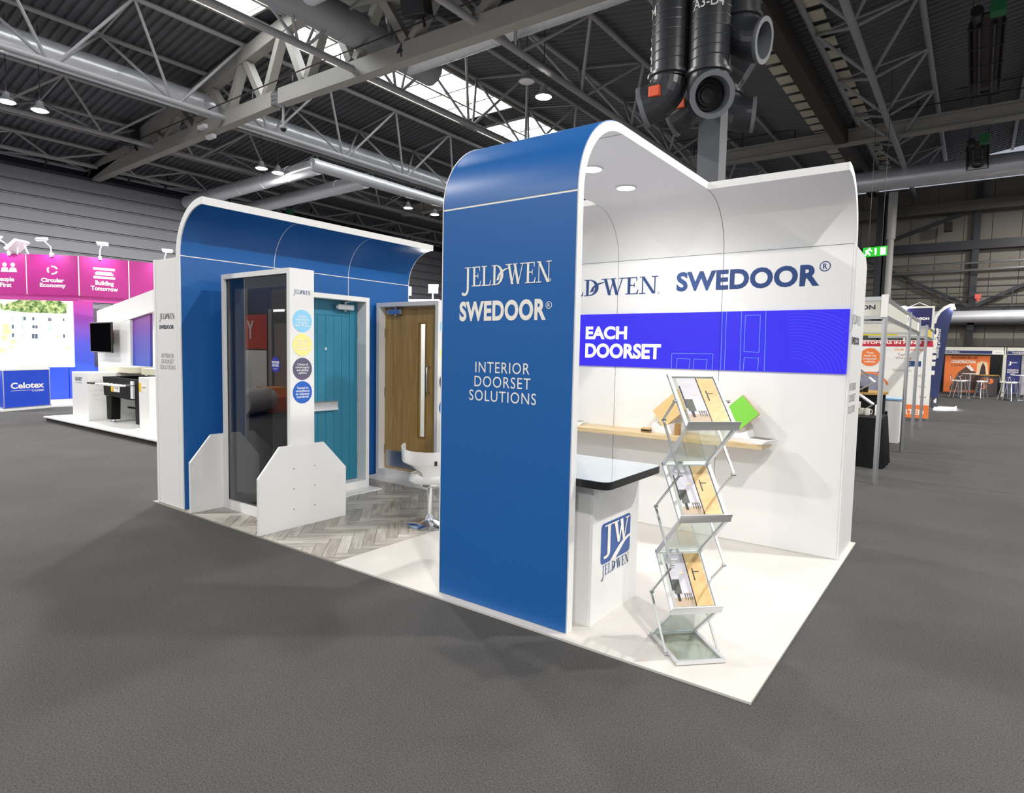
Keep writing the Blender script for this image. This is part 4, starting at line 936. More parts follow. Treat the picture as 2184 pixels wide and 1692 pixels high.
for k in range(3):
    fr(prof[1+2*k], prof[2+2*k], RG, False, False)
    o, a, b, d, nrm = fr(prof[2+2*k], prof[3+2*k], RG, True, True)
    # lip along the front edge
    lipv = Vector((0, prof[2+2*k][0], prof[2+2*k][1])); L = MB()
    L.prism([(lipv.y+.006, lipv.z-.012), (lipv.y-.012, lipv.z-.010), (lipv.y-.020, lipv.z+.012), (lipv.y-.034, lipv.z+.034), (lipv.y-.030, lipv.z+.036), (lipv.y-.014, lipv.z+.014), (lipv.y-.004, lipv.z+.004)], 'x', -HWD-.004, HWD+.004)
    L.build('front_lip', RALU, o, smooth=True)
    # brochure lying in the pocket
    if nrm.z < 0: nrm = -nrm
    bt = thing('brochure', ['brochure in the lowest pocket of the zigzag rack', 'brochure in the middle pocket of the zigzag rack', 'brochure in the top pocket of the zigzag rack'][k], 'brochure', (0, 0, 0), group='brochures in the rack')
    Mr = Matrix.Translation(Vector((-.43, .33, .0125))) @ Matrix.Rotation(math.radians(45.7), 4, 'Z')
    c0 = (a+b)/2+nrm*.012; hl = .148; hw = .105
    bt.location = Mr @ c0; OFF[bt.name] = Mr @ c0
    def quad(u0, u1, v0, v1, h, nm, m, par, th=.0004):
        P = []
        for hh in (h, h+th):
            for (u, v) in ((u0, v0), (u1, v0), (u1, v1), (u0, v1)): P.append(Mr @ (c0+Vector((u, 0, 0))+d*v+nrm*hh))
        return MB().add(P, [(0,3,2,1),(4,5,6,7),(0,1,5,4),(1,2,6,5),(2,3,7,6),(3,0,4,7)]).build(nm, m, par)
    quad(-hw, hw, -hl, hl, -.004, 'pages', PAPER, bt, .006)
    cv = quad(-hw, hw, -hl, hl, .002, 'cover', PICW, bt)
    quad(.01, hw-.002, -hl, hl-.002, .0026, 'cover_door_photo', PICO, cv); quad(.004, .010, -hl, hl, .0027, 'cover_frame_line', PICD, cv)
    quad(.034, .041, -.01, .06, .0032, 'cover_lock', PICD, cv); quad(.038, .072, .036, .041, .0033, 'cover_handle', PICD, cv)
    quad(-hw+.002, .004, -hl+.002, -.10, .0026, 'cover_floor_photo', PICF, cv)
    quad(-.045, -.005, -.085, -.078, .0034, 'cover_table', PICF, cv)
    for u in (-.043, -.03, -.018, -.007): quad(u, u+.003, -.115, -.078, .0036, 'cover_chair_leg', PICD, cv)
    quad(-.095, -.055, -.08, -.0, .0034, 'cover_plant', PICG, cv); quad(-.085, -.07, -.12, -.08, .0034, 'cover_stool', PICD, cv); quad(-.104, -.097, -.06, .09, .0035, 'cover_curtain', PICD, cv)
    quad(-.04, -.018, .03, .038, .0035, 'cover_lamp', mat('pic_lamp', '#e6d9b0', .4), cv); quad(-.085, -.03, .108, .118, .0035, 'cover_title', SW, cv); quad(-.085, -.045, .096, .101, .0035, 'cover_title', SW, cv)
# scissor links on both sides (y, z)
lk = [(-.06, .012), (.155, .255), (-.10, .487), (.14, .75), (-.155, .983), (.08, 1.238), (-.06, 1.349)]
lk = [(-.066, .01), (.160, .259), (-.097, .491), (.143, .75), (-.151, .983), (.081, 1.238), (-.057, 1.349)]
for s in (-1, 1):
    for p, q in zip(lk, lk[1:]): MB().bar((s*(HWD+.010), p[0], p[1]), (s*(HWD+.010), q[0], q[1]), .006, .012, (1, 0, 0)).build('scissor_link', STEEL, rk)
    for p in lk: MB().tube([(s*(HWD-.004), p[0], p[1]), (s*(HWD+.018), p[0], p[1])], .008, 8).build('pivot', STEEL, rk)

# ================================================================== NEIGHBOUR STAND, LEFT (pink and blue)
MAG = mat('magenta_print', '#a51f7c', .5)
MAG2 = mat('pink_print', '#d64fae', .5)
PB = mat_grad('pink_blue_print', [(0., '#3a5fe0'), (.35, '#5a62e6'), (.6, '#9a63e0'), (1., '#d64fb8')], axis=2, z0=.95, z1=2.75)
PB2 = mat_grad('purple_blue_print', [(0., '#2f4fbf'), (.45, '#5a4cb4'), (1., '#96308f')], axis=2, z0=1.15, z1=2.35)
CBLUE = mat('royal_blue', '#1d47c8', .45); CBLUE2 = mat('royal_blue_bright', '#2b50e0', .45)
# platforms
t = thing('booth_platform', 'low white platform with a dark edge under the table football stand', 'platform', (-11.2, 3, 0))
MB().box(-14.42, -8.0, 1.64, 7.5, .075, .10).build('deck_board', WHITE, t); MB().box(-14.36, -8.0, 1.67, 7.5, 0, .075).build('dark_edge', mat('kick_dark', '#2a2725', .7), t)
one('booth_floor', MB().prism([(-17.0, 1.62), (-17.5, 2.78), (-17.45, 4.6), (-16.5, 7.5), (-19.6, 7.5), (-19.6, 1.62)], 'z', 0, .04), WHITE, 'white raised floor around the blue counter', 'platform')
# blue counter
P_, Q_ = Vector((-17.11, 1.70, 0)), Vector((-17.56, 2.73, 0)); back = Vector((-.72, .05, 0))
t = thing('blue_counter', 'blue branded counter with a white top before the glowing photo wall', 'counter', (P_+Q_)/2+Vector((-.3, 0, .04)))
MB().prism([(p.x, p.y) for p in (P_, Q_, Q_+back, P_+back)], 'z', .07, .93).build('body', CBLUE, t)
MB().prism([(p.x, p.y) for p in (P_+Vector((.01, -.01, 0)), Q_+Vector((.01, .01, 0)), Q_+back, P_+back)], 'z', .93, .97).build('top', WHITE, t)
MB().prism([(p.x, p.y) for p in (P_+Vector((.02, -.02, 0)), Q_+Vector((.02, .02, 0)), Q_+back, P_+back)], 'z', .04, .07).build('plinth_edge', ALU, t)
for p in (P_, Q_): MB().box(p.x-.008, p.x+.008, p.y-.008, p.y+.008, .07, .93).build('corner_trim', ALU, t)
ud = (Q_-P_).normalized(); W_ = (Q_-P_).length
text('Celotex', CREAM, t, P_+ud*(.15*W_)+ZA*.50, ud*(.72*W_), ZA*.145, bold=.03); MB().obox(P_+ud*(.51*W_)+ZA*.455+Vector((.004, .002, 0)), ud*(.36*W_), (0, 0, .004), (.001, 0, 0)).build('underline', CREAM, t)
text('by SOPREMA', CREAM, t, P_+ud*(.60*W_)+ZA*.41, ud*(.27*W_), ZA*.03, bold=.02)
# glowing photo wall
LBX = -19.5
t = thing('photo_wall', 'glowing photo wall of white flats with trees above a blue base', 'lightbox', (LBX, 3, .04))
LBW = mat('lightbox_white', (.97, .98, 1.), .5, emit=2.2)
MB().box(LBX-.12, LBX, -.5, 3.93, .93, 2.75).build('light_panel', LBW, t); [MB().box(LBX-.12, LBX+.005, a_, b_, .05, .92).build('base_panel', mat('base_blue', '#2f55ea', .5), t) for a_, b_ in ((-.5, 3.78), (3.80, 4.9))]
def treemat():
    m = mat('print_trees', '#8fae62', .5, emit=1.0); nt = m.node_tree; b = nt.nodes['Principled BSDF']; n = nt.nodes.new('ShaderNodeTexNoise'); n.inputs['Scale'].default_value = 7; n.inputs['Detail'].default_value = 6; n.inputs['Roughness'].default_value = .8
    cr = nt.nodes.new('ShaderNodeValToRGB'); e = cr.color_ramp.elements; e[0].position = .38; e[0].color = lin('#22412a'); e[1].position = .66; e[1].color = lin('#dfe6a8'); k = e.new(.5); k.color = lin('#6f9450')
    tc = nt.nodes.new('ShaderNodeTexCoord'); nt.links.new(tc.outputs['Object'], n.inputs['Vector']); nt.links.new(n.outputs['Fac'], cr.inputs[0]); nt.links.new(cr.outputs[0], b.inputs['Emission Color']); nt.links.new(cr.outputs[0], b.inputs['Base Color']); return m
S6 = 6.4235
def L1(x, y): return GX(x/S6, 500+y/S6, LBX+.004)
pts = [L1(*p) for p in [(0, 1010), (40, 1040), (400, 1075), (910, 1090), (920, 960), (830, 910), (640, 900), (430, 870), (290, 880), (200, 920), (110, 930), (60, 980), (30, 960), (0, 920)]]
MB().poly(pts).build('printed_trees', treemat(), t, recalc=False)
WN = mat('print_window', '#5c6d79', .4, emit=.35); WN2 = mat('print_window_blue', '#a9c4d6', .4, emit=.8)
for (x0, y0, x1, y1, m_) in [(155, 1120, 185, 1185, WN2), (280, 1125, 315, 1175, WN2), (318, 1128, 355, 1180, WN), (440, 1135, 472, 1180, WN), (476, 1138, 512, 1182, WN2), (660, 1142, 682, 1192, WN), (686, 1144, 706, 1194, WN), (860, 1150, 885, 1190, WN), (160, 1235, 190, 1295, WN), (290, 1240, 320, 1300, WN2), (440, 1245, 478, 1290, WN), (482, 1246, 518, 1292, WN), (660, 1250, 712, 1330, WN2), (160, 1350, 195, 1410, WN), (435, 1362, 475, 1430, WN), (478, 1364, 520, 1432, WN), (862, 1368, 893, 1420, WN), (300, 1350, 320, 1410, WN2)]:
    MB().poly([L1(*p) for p in ((x0, y1), (x1, y1), (x1, y0), (x0, y0))]).build('printed_window', m_, t, recalc=False)
GRS = mat('print_leaves', '#cfd98a', .5, emit=.9)
for (x, y, r) in [(80, 1260, 22), (95, 1330, 26), (60, 1420, 20), (180, 1470, 16), (30, 1590, 18), (150, 1550, 12), (790, 1400, 10), (940, 1560, 12)]: MB().disc(L1(x, y)+Vector((.002, 0, 0)), YA, ZA, r*.004, 9).build('printed_leaves', GRS, t, recalc=False)
# pillar right of the photo wall
one('gradient_pillar', MB().box(LBX-.3, LBX+.02, 3.94, 4.42, .05, 2.78), PB, 'flat pillar fading from pink to blue beside the photo wall', 'pillar')
one('shop_window_wall', MB().box(LBX-.4, LBX-.3, 4.42, 8.5, .05, 2.6), mat('booth_grey', '#6d6e78', .5), 'plain grey rear panel seen behind the white portal', 'panel')
# header of three hinged panels with lower pink band
HT = [(-19.35, 1.98), (-18.55, 2.62), (-17.70, 3.47), (-17.48, 4.56), (-17.05, 6.2)]
hd = thing('pink_header', 'magenta header band of hinged panels lettered in white', 'header sign', (-18, 3.6, 2.55))
TXT = ['People\nFirst', 'Circular\nEconomy', 'Building\nTomorrow', None]
for k in range(4):
    a, b = Vector(HT[k]+(0,)), Vector(HT[k+1]+(0,)); u = (b-a).normalized(); n = Vector((u.y, -u.x, 0)); L = (b-a).length
    pn = MB().obox((a+b)/2-n*.03+ZA*3.3, u*(L/2-.012), n*.03, ZA*.5).build('header_panel', MAG, hd)
    MB().obox((a+b)/2-n*.12+ZA*2.735, u*(L/2), n*.02, ZA*.075).build('lower_band', MAG2, hd)
    MB().obox(b-n*.03+ZA*3.3, u*.012, n*.026, ZA*.5).build('joint_strip', CREAM, hd)
    if TXT[k]:
        if k == 0: o = a+u*(L-.72)
        else: o = a+u*(L/2-.30)
        text(TXT[k], CREAM, pn, o+ZA*2.96+n*.001, u*(.42 if k == 0 else .60), ZA*.26, bold=.035)
        c = a+u*((L-.52) if k == 0 else L/2)+n*.003+ZA*3.42; mb = MB()
        if k == 0:
            for q in (-.22, 0, .2): mb.disc(c+u*q+ZA*.1, u, ZA, .055, 12); mb.poly([c+u*(q-.1)-ZA*.08, c+u*(q+.1)-ZA*.08, c+u*(q+.07)+ZA*.03, c+u*(q-.07)+ZA*.03])
        elif k == 1:
            for s in range(3):
                A0 = s*2*PI/3+.3; oa = [c+u*(.13*math.cos(A0+1.5*i/8))+ZA*(.11*math.sin(A0+1.5*i/8)) for i in range(9)]; ob = [c+u*(.09*math.cos(A0+1.5*i/8))+ZA*(.075*math.sin(A0+1.5*i/8)) for i in range(9)]
                mb.rings([oa, ob], closed=False, cap=False)
        else:
            for z_, w in ((-.12, .24), (-.03, .2), (.0, .17), (.1, .24)): mb.obox(c+ZA*z_, u*w, n*.001, ZA*.03)
        mb.build('header_icon', CREAM, pn, recalc=False)
# arm floodlights over the header
AF = mat('flood_white', '#e9e9ec', .4)
def armlight(label, p, n, up=.32, power=30., reach=.42, spot=True):
    t = thing('arm_floodlight', label, 'floodlight', p, group='arm floodlights on the pink header')
    p = Vector(p); n = Vector(n); q = p+n*reach+ZA*up
    MB().tube([p-ZA*.02, p+n*.05+ZA*up*.6, q-n*.04], .014, 8).build('arm', AF, t, smooth=True); MB().obox(p, n*.04, ZA*.05, ZA.cross(n)*.03).build('clamp', AF, t)
    MB().obox(q, ZA.cross(n)*.13, n*.05-ZA*.03, ZA*.02+n*.012).build('lamp_head', AF, t, bevel=.008); MB().obox(q-ZA*.024-n*.012, ZA.cross(n)*.11, n*.04-ZA*.024, ZA*.002).build('lamp_lens', GLOW, t)
    tgt = (p-n*.02-ZA*.22)-(q-ZA*.05-n*.02); l = lamp('SPOT', q-ZA*.06-n*.03, power, t, (1, .95, 1), .05, spot=1.9, blend=.9)
    l.rotation_euler = tgt.to_track_quat('-Z', 'Y').to_euler()
for k, s in ((0, .62), (1, .5), (2, .42), (3, .5)):
    a, b = Vector(HT[k]+(0,)), Vector(HT[k+1]+(0,)); u = (b-a).normalized(); n = Vector((u.y, -u.x, 0)); armlight(['white arm floodlight over the people panel of the pink header', 'white arm floodlight over the circular economy panel', 'white arm floodlight over the building tomorrow panel', 'white arm floodlight over the last pink panel'][k], a.lerp(b, s)+ZA*3.8, n)
t = thing('square_floodlight', 'square white floodlight tilted up on top of the pink header', 'floodlight', (-18.72, 2.5, 3.8), group='arm floodlights on the pink header')
MB().obox((-18.72, 2.5, 4.0), (-.12, .18, 0), (.12, .08, .12), (.02, .02, -.03)).build('lamp_head', AF, t, bevel=.02); MB().bar((-18.72, 2.5, 3.78), (-18.72, 2.5, 3.98), .03, .05).build('bracket', AF, t); MB().bar((-18.6, 2.7, 3.78), (-18.65, 2.6, 4.1), .02, .04).build('bracket', AF, t)
# white portal with screen
t = thing('white_portal', 'white gabled portal wall with a pier and a wide opening', 'display wall', (-13.6, 3.05, .1))
def Y3(px_, py_, yv=3.0): return GY(px_, py_, yv)
zr = lambda x: 2.331+(x+15.36)*.131
MB().prism([(-15.36, .1), (-14.22, .1), (-14.22, zr(-14.22)), (-15.36, zr(-15.36))], 'y', 3.0, 3.5).build('pier', WHITE, t)
MB().prism([(-14.22, 2.05), (-11., 2.05+.42), (-11., zr(-11.)), (-14.22, zr(-14.22))], 'y', 3.0, 3.5).build('beam', WHITE, t)
MB().prism([(-14.22, .1), (-13.71, .1), (-13.67, 2.115), (-14.22, 2.048)], 'y', 3.0, 3.5).build('pier', WHITE, t)
MB().box(-11.35, -11.0, 3.0, 3.5, .1, 2.5).build('pier', WHITE, t)
one('gradient_panel', MB().prism([(-13.69, 1.14), (-12.9, 1.14), (-12.86, 2.33), (-13.66, 2.21)], 'y', 3.05, 3.10), PB2, 'purple to blue faded panel set in the white portal', 'panel')
one('hanging_poster', MB().box(-12.86, -11.4, 3.55, 3.59, .1, 2.3), mat('poster_pale', '#cfe0ea', .5, noise=.5, nscale=4), 'pale printed poster at the back of the white portal', 'poster')
t = thing('television', 'flat black television on a wall arm beside the white portal', 'television', (-14.65, 2.85, 1.4))
MB().box(-15.21, -14.10, 2.80, 2.84, 1.40, 2.06).build('bezel', mat('tv_edge', '#3a332c', .4, .5), t, bevel=.006); MB().box(-15.19, -14.12, 2.797, 2.80, 1.42, 2.04).build('screen', mat('tv_black', '#08080a', .8, spec=.0), t); MB().box(-14.8, -14.5, 2.84, 3.0, 1.6, 1.85).build('wall_arm', BLACK, t)
# plinths with glass-sided trays
def plinth(label, x0, x1, y0, y1, z1):
    t = thing('display_plinth', label, 'plinth', ((x0+x1)/2, (y0+y1)/2, .1))
    MB().box(x0, x1, y0, y1, .1, z1).build('body', WHITE, t, bevel=.004); return t
t = plinth('white plinth beside the platform corner with a small dark printed word', -13.67, -12.9, 1.91, 2.95, 1.03)
text('GRADIENT', DARKINK, t, (-13.50, 1.91, .86), XA*.34, ZA*.075, bold=.03); MB().box(-13.50, -13.17, 1.9085, 1.9095, .82, .835).build('printed_rule', GREYINK, t)
t2 = plinth('white plinth behind the table football with a yellow label', -10.92, -10.53, 1.99, 2.95, 1.03)
one('counter_block', MB().box(-12.9, -10.92, 2.98, 2.999, .1, 1.06), WHITE, 'white low panel between the two plinths', 'panel')
for (x0, x1, la) in ((-13.5, -12.4, 'cream sample tray on the plinth near the platform corner'), (-11.9, -10.75, 'cream sample tray on the panel behind the table football')):
    one('sample_tray', MB().box(x0, x1, 2.45, 2.9, 1.03, 1.15), mat('tray_cream', '#d8d0bb', .6), la, 'tray', bevel=.004)
def notice(par, o, w):
    MB().box(o[0], o[0]+w*.32, o[1]-.003, o[1]-.0005, o[2], o[2]+.15).build('yellow_label', mat('label_yellow', '#e6c21c', .5), par); MB().box(o[0]+w*.32, o[0]+w, o[1]-.003, o[1]-.0005, o[2], o[2]+.15).build('white_label', PAPER, par)
    MB().box(o[0]+w*.45, o[0]+w*.85, o[1]-.004, o[1]-.003, o[2]+.065, o[2]+.085).build('printed_line', GREYINK, par)
notice(t2, (-10.91, 1.99, .78), .3)
# table football
ft = thing('football_table', 'black table football table with steel handles and levelling feet', 'football table', (-11.9, 2.4, .1))
BT = mat('table_black', '#0b0b0c', .6, spec=.25)
MB().prism([(-12.68, .97), (-11.12, .97), (-11.12, .60), (-11.5, .585), (-12.64, .62)], 'y', 2.09, 2.12).build('side_board', BT, ft); MB().prism([(-12.68, .97), (-11.12, .97), (-11.12, .60), (-11.5, .585), (-12.64, .62)], 'y', 2.82, 2.85).build('side_board', BT, ft)
for x in (-12.67, -11.16): MB().box(x, x+.04, 2.12, 2.82, .60, .97).build('end_board', BT, ft)
MB().box(-12.6, -11.2, 2.12, 2.82, .78, .80).build('pitch', mat('pitch_green', '#2c6a3f', .6), ft)
for x in (-12.55, -11.33):
    for y in (2.10, 2.70):
        lg = MB().prism([(x-.02, .60), (x+.21, .60), (x+.18, .16), (x+.0, .16)], 'y', y, y+.16).build('leg', BT, ft)
        MB().lathe([(.07, 0), (.07, .012), (.03, .02), (.03, .06)], (x+.09, y+.08, .1), 14).build('levelling_foot', CHROME, lg, smooth=True)
MB().box(-12.4, -11.2, 2.4, 2.44, .36, .39).build('stretcher', BT, ft)
for k in range(8):
    x = -12.55+k*.18; MB().tube([(x, 1.93, .86), (x, 2.9, .86)], .009, 8).build('rod', CHROME, ft); MB().tube([(x, 1.78, .86), (x, 1.93, .86)], .018, 10).build('handle', BLACK if k < 2 else AF, ft, smooth=True)
MB().box(-11.42, -11.32, 2.06, 2.09, .62, .93).build('score_strip', AF, ft)
notice(ft, (-12.32, 2.09, .70), .38)
# white post with twin floodlights behind the oak door
t = thing('lamp_post_panel', 'white panel end with two glaring arm lamps behind the oak door', 'panel', (-7.4, 6.3, 0))
pc = GD(898, 640, 9.6)
t.location = (pc.x, pc.y, 0); OFF[t.name] = Vector((pc.x, pc.y, 0))
MB().obox((pc.x, pc.y, pc.z/2), (.3, .12, 0), (-.05, .08, 0), (0, 0, pc.z/2)).build('panel', WHITE, t)
for dx_, hh in ((-.22, .10), (.18, .13)):
    q = Vector((pc.x+dx_, pc.y+dx_*.4, pc.z+hh)); MB().tube([(q.x, q.y, pc.z), (q.x, q.y, q.z), q+Vector((.12, -.12, .03))], .012, 8).build('arm', AF, t); MB().obox(q+Vector((.14, -.14, .02)), (.05, .05, 0), (.03, -.03, .03), (0, 0, .03)).build('lamp_head', HOTM, t)
    lamp('POINT', q+Vector((.22, -.22, .02)), 16, t, (1, 1, 1), .05)

# printed panel seen through the oak door's glass
pc = GD(905, 800, 12.2); t = thing('green_print_panel', 'white panel with a slanting green shape seen through the oak door glass', 'panel', (pc.x, pc.y, 0))
u = Vector((.8, .6, 0)); n = Vector((.6, -.8, 0)); b0 = Vector((pc.x, pc.y, 0))
MB().obox(b0+ZA*1.12, u*.7, n*.03, ZA*1.12).build('board', WHITE, t)
MB().poly([b0+n*.032+u*a+ZA*z for a, z in ((-.65, .95), (.3, .95), (.3, 1.85), (-.25, 1.5), (-.65, 1.1))]).build('green_shape', mat('print_green', '#6cc24a', .5), t, recalc=False)
MB().obox(b0+n*.25+ZA*.35, u*.6, n*.2, ZA*.35).build('white_step', WHITE, t)

# ================================================================== NEIGHBOUR STANDS, RIGHT
def post(x, y, z1=2.40, label='aluminium shell-scheme post', group='posts along the aisle'):
    mb = MB()
    pts = []
    for k in range(8):
        a = PI/8+k*PI/4; pts.append((x+.026*math.cos(a), y+.026*math.sin(a)))
    mb.prism(pts, 'z', 0, z1)
    for k in range(4):
        a = k*PI/2; mb.box(x+.024*math.cos(a)-.006, x+.024*math.cos(a)+.006, y+.024*math.sin(a)-.006, y+.024*math.sin(a)+.006, 0, z1)
    return one('booth_post', mb, ALU, label, 'post', group, loc=(x, y, 0))
SX = -.2
for y, l in ((6.22, 'grooved aluminium booth post with a clip-on card at its top, before the black-cloth table'), (9.78, 'aluminium booth post beside the black-cloth table'), (12.05, 'aluminium booth post with a yellow tape mark at its foot'), (14.45, 'thin aluminium booth post just before the printed banner wall'), (17.0, 'aluminium booth post at the corner of the orange-footed banner wall')): post(SX, y, 2.40, l, None)
FAS = FASW = mat('fascia_white', '#d2d0c6', .5)
def fascia(label, a, b, z0=2.10, z1=2.38, m=FAS):
    t = thing('fascia_board', label, 'fascia', ((a[0]+b[0])/2, (a[1]+b[1])/2, z0)); a, b = Vector(a+(0,)), Vector(b+(0,)); u = (b-a).normalized(); n = Vector((u.y, -u.x, 0)); L = (b-a).length
    MB().obox((a+b)/2+ZA*((z0+z1)/2), u*(L/2-.03), n*.008, ZA*((z1-z0)/2-.05)).build('board', m, t)
    for z in (z0+.025, z1-.025): MB().obox((a+b)/2+ZA*z, u*(L/2-.028), n*.018, ZA*.025).build('rail', ALU, t)
    return t, u, n
t, u, n = fascia('grey fascia between the first two posts of the aisle booth', (SX, 6.22), (SX, 9.78)); MB().obox(Vector((SX, 9.3, 2.24))+n*.012, u*.22, n*.002, ZA*.085).build('logo_card', PAPER, t); text('JP', NAVY, t, Vector((SX, 9.2, 2.2))+n*.014, u*.16, ZA*.09, bold=.03)
t, u, n = fascia('grey fascia between the second and third posts', (SX, 9.78), (SX, 12.05)); MB().obox(Vector((SX, 11.6, 2.24))+n*.012, u*.18, n*.002, ZA*.085).build('logo_card', PAPER, t)
t, u, n = fascia('cream fascia lettered in dark capitals facing the white stand', (-3.2, 6.22), (SX, 6.22), m=FASW)
a = GY(1838, 665, 6.21); b = GY(1867, 655, 6.21); text('JEWSON', DARKINK, t, (b.x-.40, 6.21, 2.205), XA*.40, ZA*.075, bold=.03)
MB().box(SX-.045, SX+.03, 6.17, 6.19, 2.12, 2.40).build('clip_card', PAPER, t)
t, u, n = fascia('cream fascia with a yellow stripe at the back of the booth', (-3.2, 12.05), (SX, 12.05), m=FASW); MB().box(-3.1, -.55, 12.02, 12.03, 2.08, 2.11).build('yellow_stripe', mat('stripe_yellow', '#c9b92f', .5), t)
t, u, n = fascia('short cream fascia by the yellow sign', (-1.4, 14.45), (SX, 14.45), m=FASW)
t, u, n = fascia('short fascia with a yellow square sign', (SX, 14.45), (SX, 17.0)); MB().obox(Vector((SX, 15.6, 2.22))+n*.012, u*.5, n*.002, ZA*.1).build('yellow_sign', mat('sign_yellow', '#e8cf2e', .5), t)
# banner wall
BWY = 16.5
t = thing('banner_wall', 'white banner wall with a red heading strip and orange round badge', 'banner', (-1.2, BWY, 0))
def PB_(x, y): return GY(x, y, BWY)
def B3(x, y): return PB_(1820+x/10.575, 620+y/10.575)
MB().box(-2.6, -.15, BWY, BWY+.03, .08, 2.1).build('panel', mat('banner_white', '#e6e4e0', .5), t)
def flatq(p, q, yy, nm, m, par): MB().box(p.x, q.x, yy-.002, yy, min(p.z, q.z), max(p.z, q.z)).build(nm, m, par)
RED = mat('banner_red', '#b81f3a', .5); ORG = mat('banner_orange', '#e8793a', .5)
MB().box(-2.6, -.15, BWY-.003, BWY, 1.935, 2.085).build('red_strip', RED, t); text('YOUR CUSTOMERS IN MIND', CREAM, t, (-2.45, BWY-.003, 2.0), XA*2.05, ZA*.075, bold=.03)
p = B3(930, 1355); q = B3(1610, 1295); text('OUR PARTNERS', ORG, t, (p.x, BWY, p.z), XA*(q.x-p.x+.05), ZA*.055, bold=.02)
p = B3(950, 1480); text('Taylor\nWimpey', mat('ink_maroon', '#6b4248', .5), t, (p.x, BWY, B3(950, 1560).z), XA*.36, ZA*.17)
MB().box(-.68, -.38, BWY-.003, BWY, 1.42, 1.56).build('navy_logo_card', NAVY, t); text('C', CREAM, t, (-.66, BWY-.003, 1.455), XA*.06, ZA*.07, bold=.02)
c = B3(375, 1500); MB().disc((c.x, BWY-.003, c.z), XA, ZA, .245, 32).build('round_badge', ORG, t, recalc=False); text('Free\nleads via\nconsumer\nwebsite', CREAM, t, (c.x-.17, BWY-.003, c.z-.15), XA*.34, ZA*.30, bold=.015)
MB().box(-2.6, -1.3, BWY-.002, BWY, .55, 1.25).build('printed_photo', mat('banner_photo', '#8a8ba0', .5, noise=.6, nscale=5), t); MB().disc((-1.28, BWY-.004, 1.25), XA, ZA, .06, 16).build('red_dot', RED, t, recalc=False)
mb = MB(); A_ = arc(-1.55, .75, .50, .35, 2.6, 14); B_ = arc(-1.55, .75, .45, .35, 2.6, 14); mb.rings([[(a, BWY-.004, b) for a, b in A_], [(a, BWY-.004, b) for a, b in B_]], closed=False, cap=False); mb.build('curved_stripe', ORG, t)
MB().box(-2.6, -.15, BWY-.002, BWY, .08, .42).build('orange_foot', ORG, t); text('GETTING STARTED', CREAM, t, (-1.9, BWY-.002, .16), XA*1.65, ZA*.14, bold=.03)
for i, s in enumerate(('ROW', 'ork', 'tle')): text(s, mat('ink_rose', '#b06a72', .5), t, (-.42+.02*i, BWY, 1.15-.27*i), XA*.16, ZA*.06)
text('Persimmon', GREYINK, t, (-1.0, BWY, 1.28), XA*.42, ZA*.07)
# navy merchant sign in a white frame
t = thing('framed_sign', 'navy sign in a white frame rising above the banner wall', 'sign', (-.52, 17.1, 0))
MB().box(-.81, -.24, 17.08, 17.12, 2.44, 2.97).build('panel', mat('sign_navy', '#1b1a52', .4), t)
for (x0, x1, z0, z1) in ((-.86, -.81, 0, 3.02), (-.24, -.19, 0, 3.02), (-.81, -.24, 2.97, 3.02), (-.81, -.24, 2.39, 2.44)): MB().box(x0, x1, 17.07, 17.13, z0, z1).build('frame', FASW, t)
text('JEWSON', CREAM, t, (-.70, 17.08, 2.64), XA*.40, ZA*.085, bold=.05)
for x, l in ((-.84, 'small white floodlight on the navy framed sign'),):
    t = thing('arm_floodlight', l, 'floodlight', (x, 17.05, 3.0)); MB().obox((x-.06, 17.0, 2.97), (.06, 0, 0), (0, .05, .03), (0, 0, .03)).build('lamp_head', GLOW, t); MB().tube([(x, 17.1, 3.0), (x-.03, 17.03, 2.99)], .012, 6).build('arm', AF, t); MB().tube([(x+.1, 17.1, 3.02), (x+.3, 17.1, 3.12), (x+.5, 17.1, 3.02)], .01, 6).build('cable', AF, t)
# feather flag
t = thing('feather_flag', 'tall navy feather flag with white curved top and sideways lettering', 'flag', (-.2, 21.5, 0))
def FY_(x, y): return GY(x, y, 21.5)
outl = [(1984, 848), (2002, 846), (2012, 770), (2024, 700), (2034, 660), (2030, 656), (2018, 658), (2006, 666), (1995, 680), (1990, 720), (1987, 780)]
pts = [FY_(*p) for p in outl]
MB().prism([(p.x, p.z) for p in pts], 'y', 21.5, 21.515).build('banner_cloth', mat('flag_navy', '#27305f', .6, noise=.15, nscale=3), t)
p0, p1 = FY_(1984, 868), FY_(2002, 846); MB().box(p0.x, p1.x, 21.5, 21.515, .05, FY_(1990, 847).z).build('banner_foot', mat('flag_black', '#2a2d33', .6), t)
top = [(1993, 690), (1997, 676), (2005, 665), (2016, 656), (2028, 651), (2036, 651)]
MB().tube([FY_(*p)+Vector((0, 0, 0)) for p in top], .045, 10).build('pole_sleeve', PAPER, t, smooth=True); MB().tube([(FY_(1985, 868).x, 21.52, 0), FY_(1986, 780)+Vector((0, .02, 0)), FY_(1993, 690)+Vector((0, .02, 0))], .015, 8).build('pole', ALU, t)
vx = (FY_(2004, 680)-FY_(1990, 830)); vx.normalize(); vy = Vector((-vx.z, 0, vx.x))
text('rmac', CREAM, t, FY_(1993, 800)+Vector((0, -.001, 0)), vx*1.5, vy*.17, bold=.05); text('building products', CREAM, t, FY_(2003, 764)+Vector((0, -.001, 0)), vx*.93, vy*.10, bold=.01, lift=.004); 
text('d', CREAM, t, (FY_(1991, 858).x, 21.5, .22), XA*.07, ZA*.14, bold=.04)
MB().lathe([(.0, .06), (.05, .05), (.07, 0), (.07, -.02)], FY_(2033, 659)+Vector((0, -.05, 0)), 12).build('tip_light', GLOW, t, smooth=True)
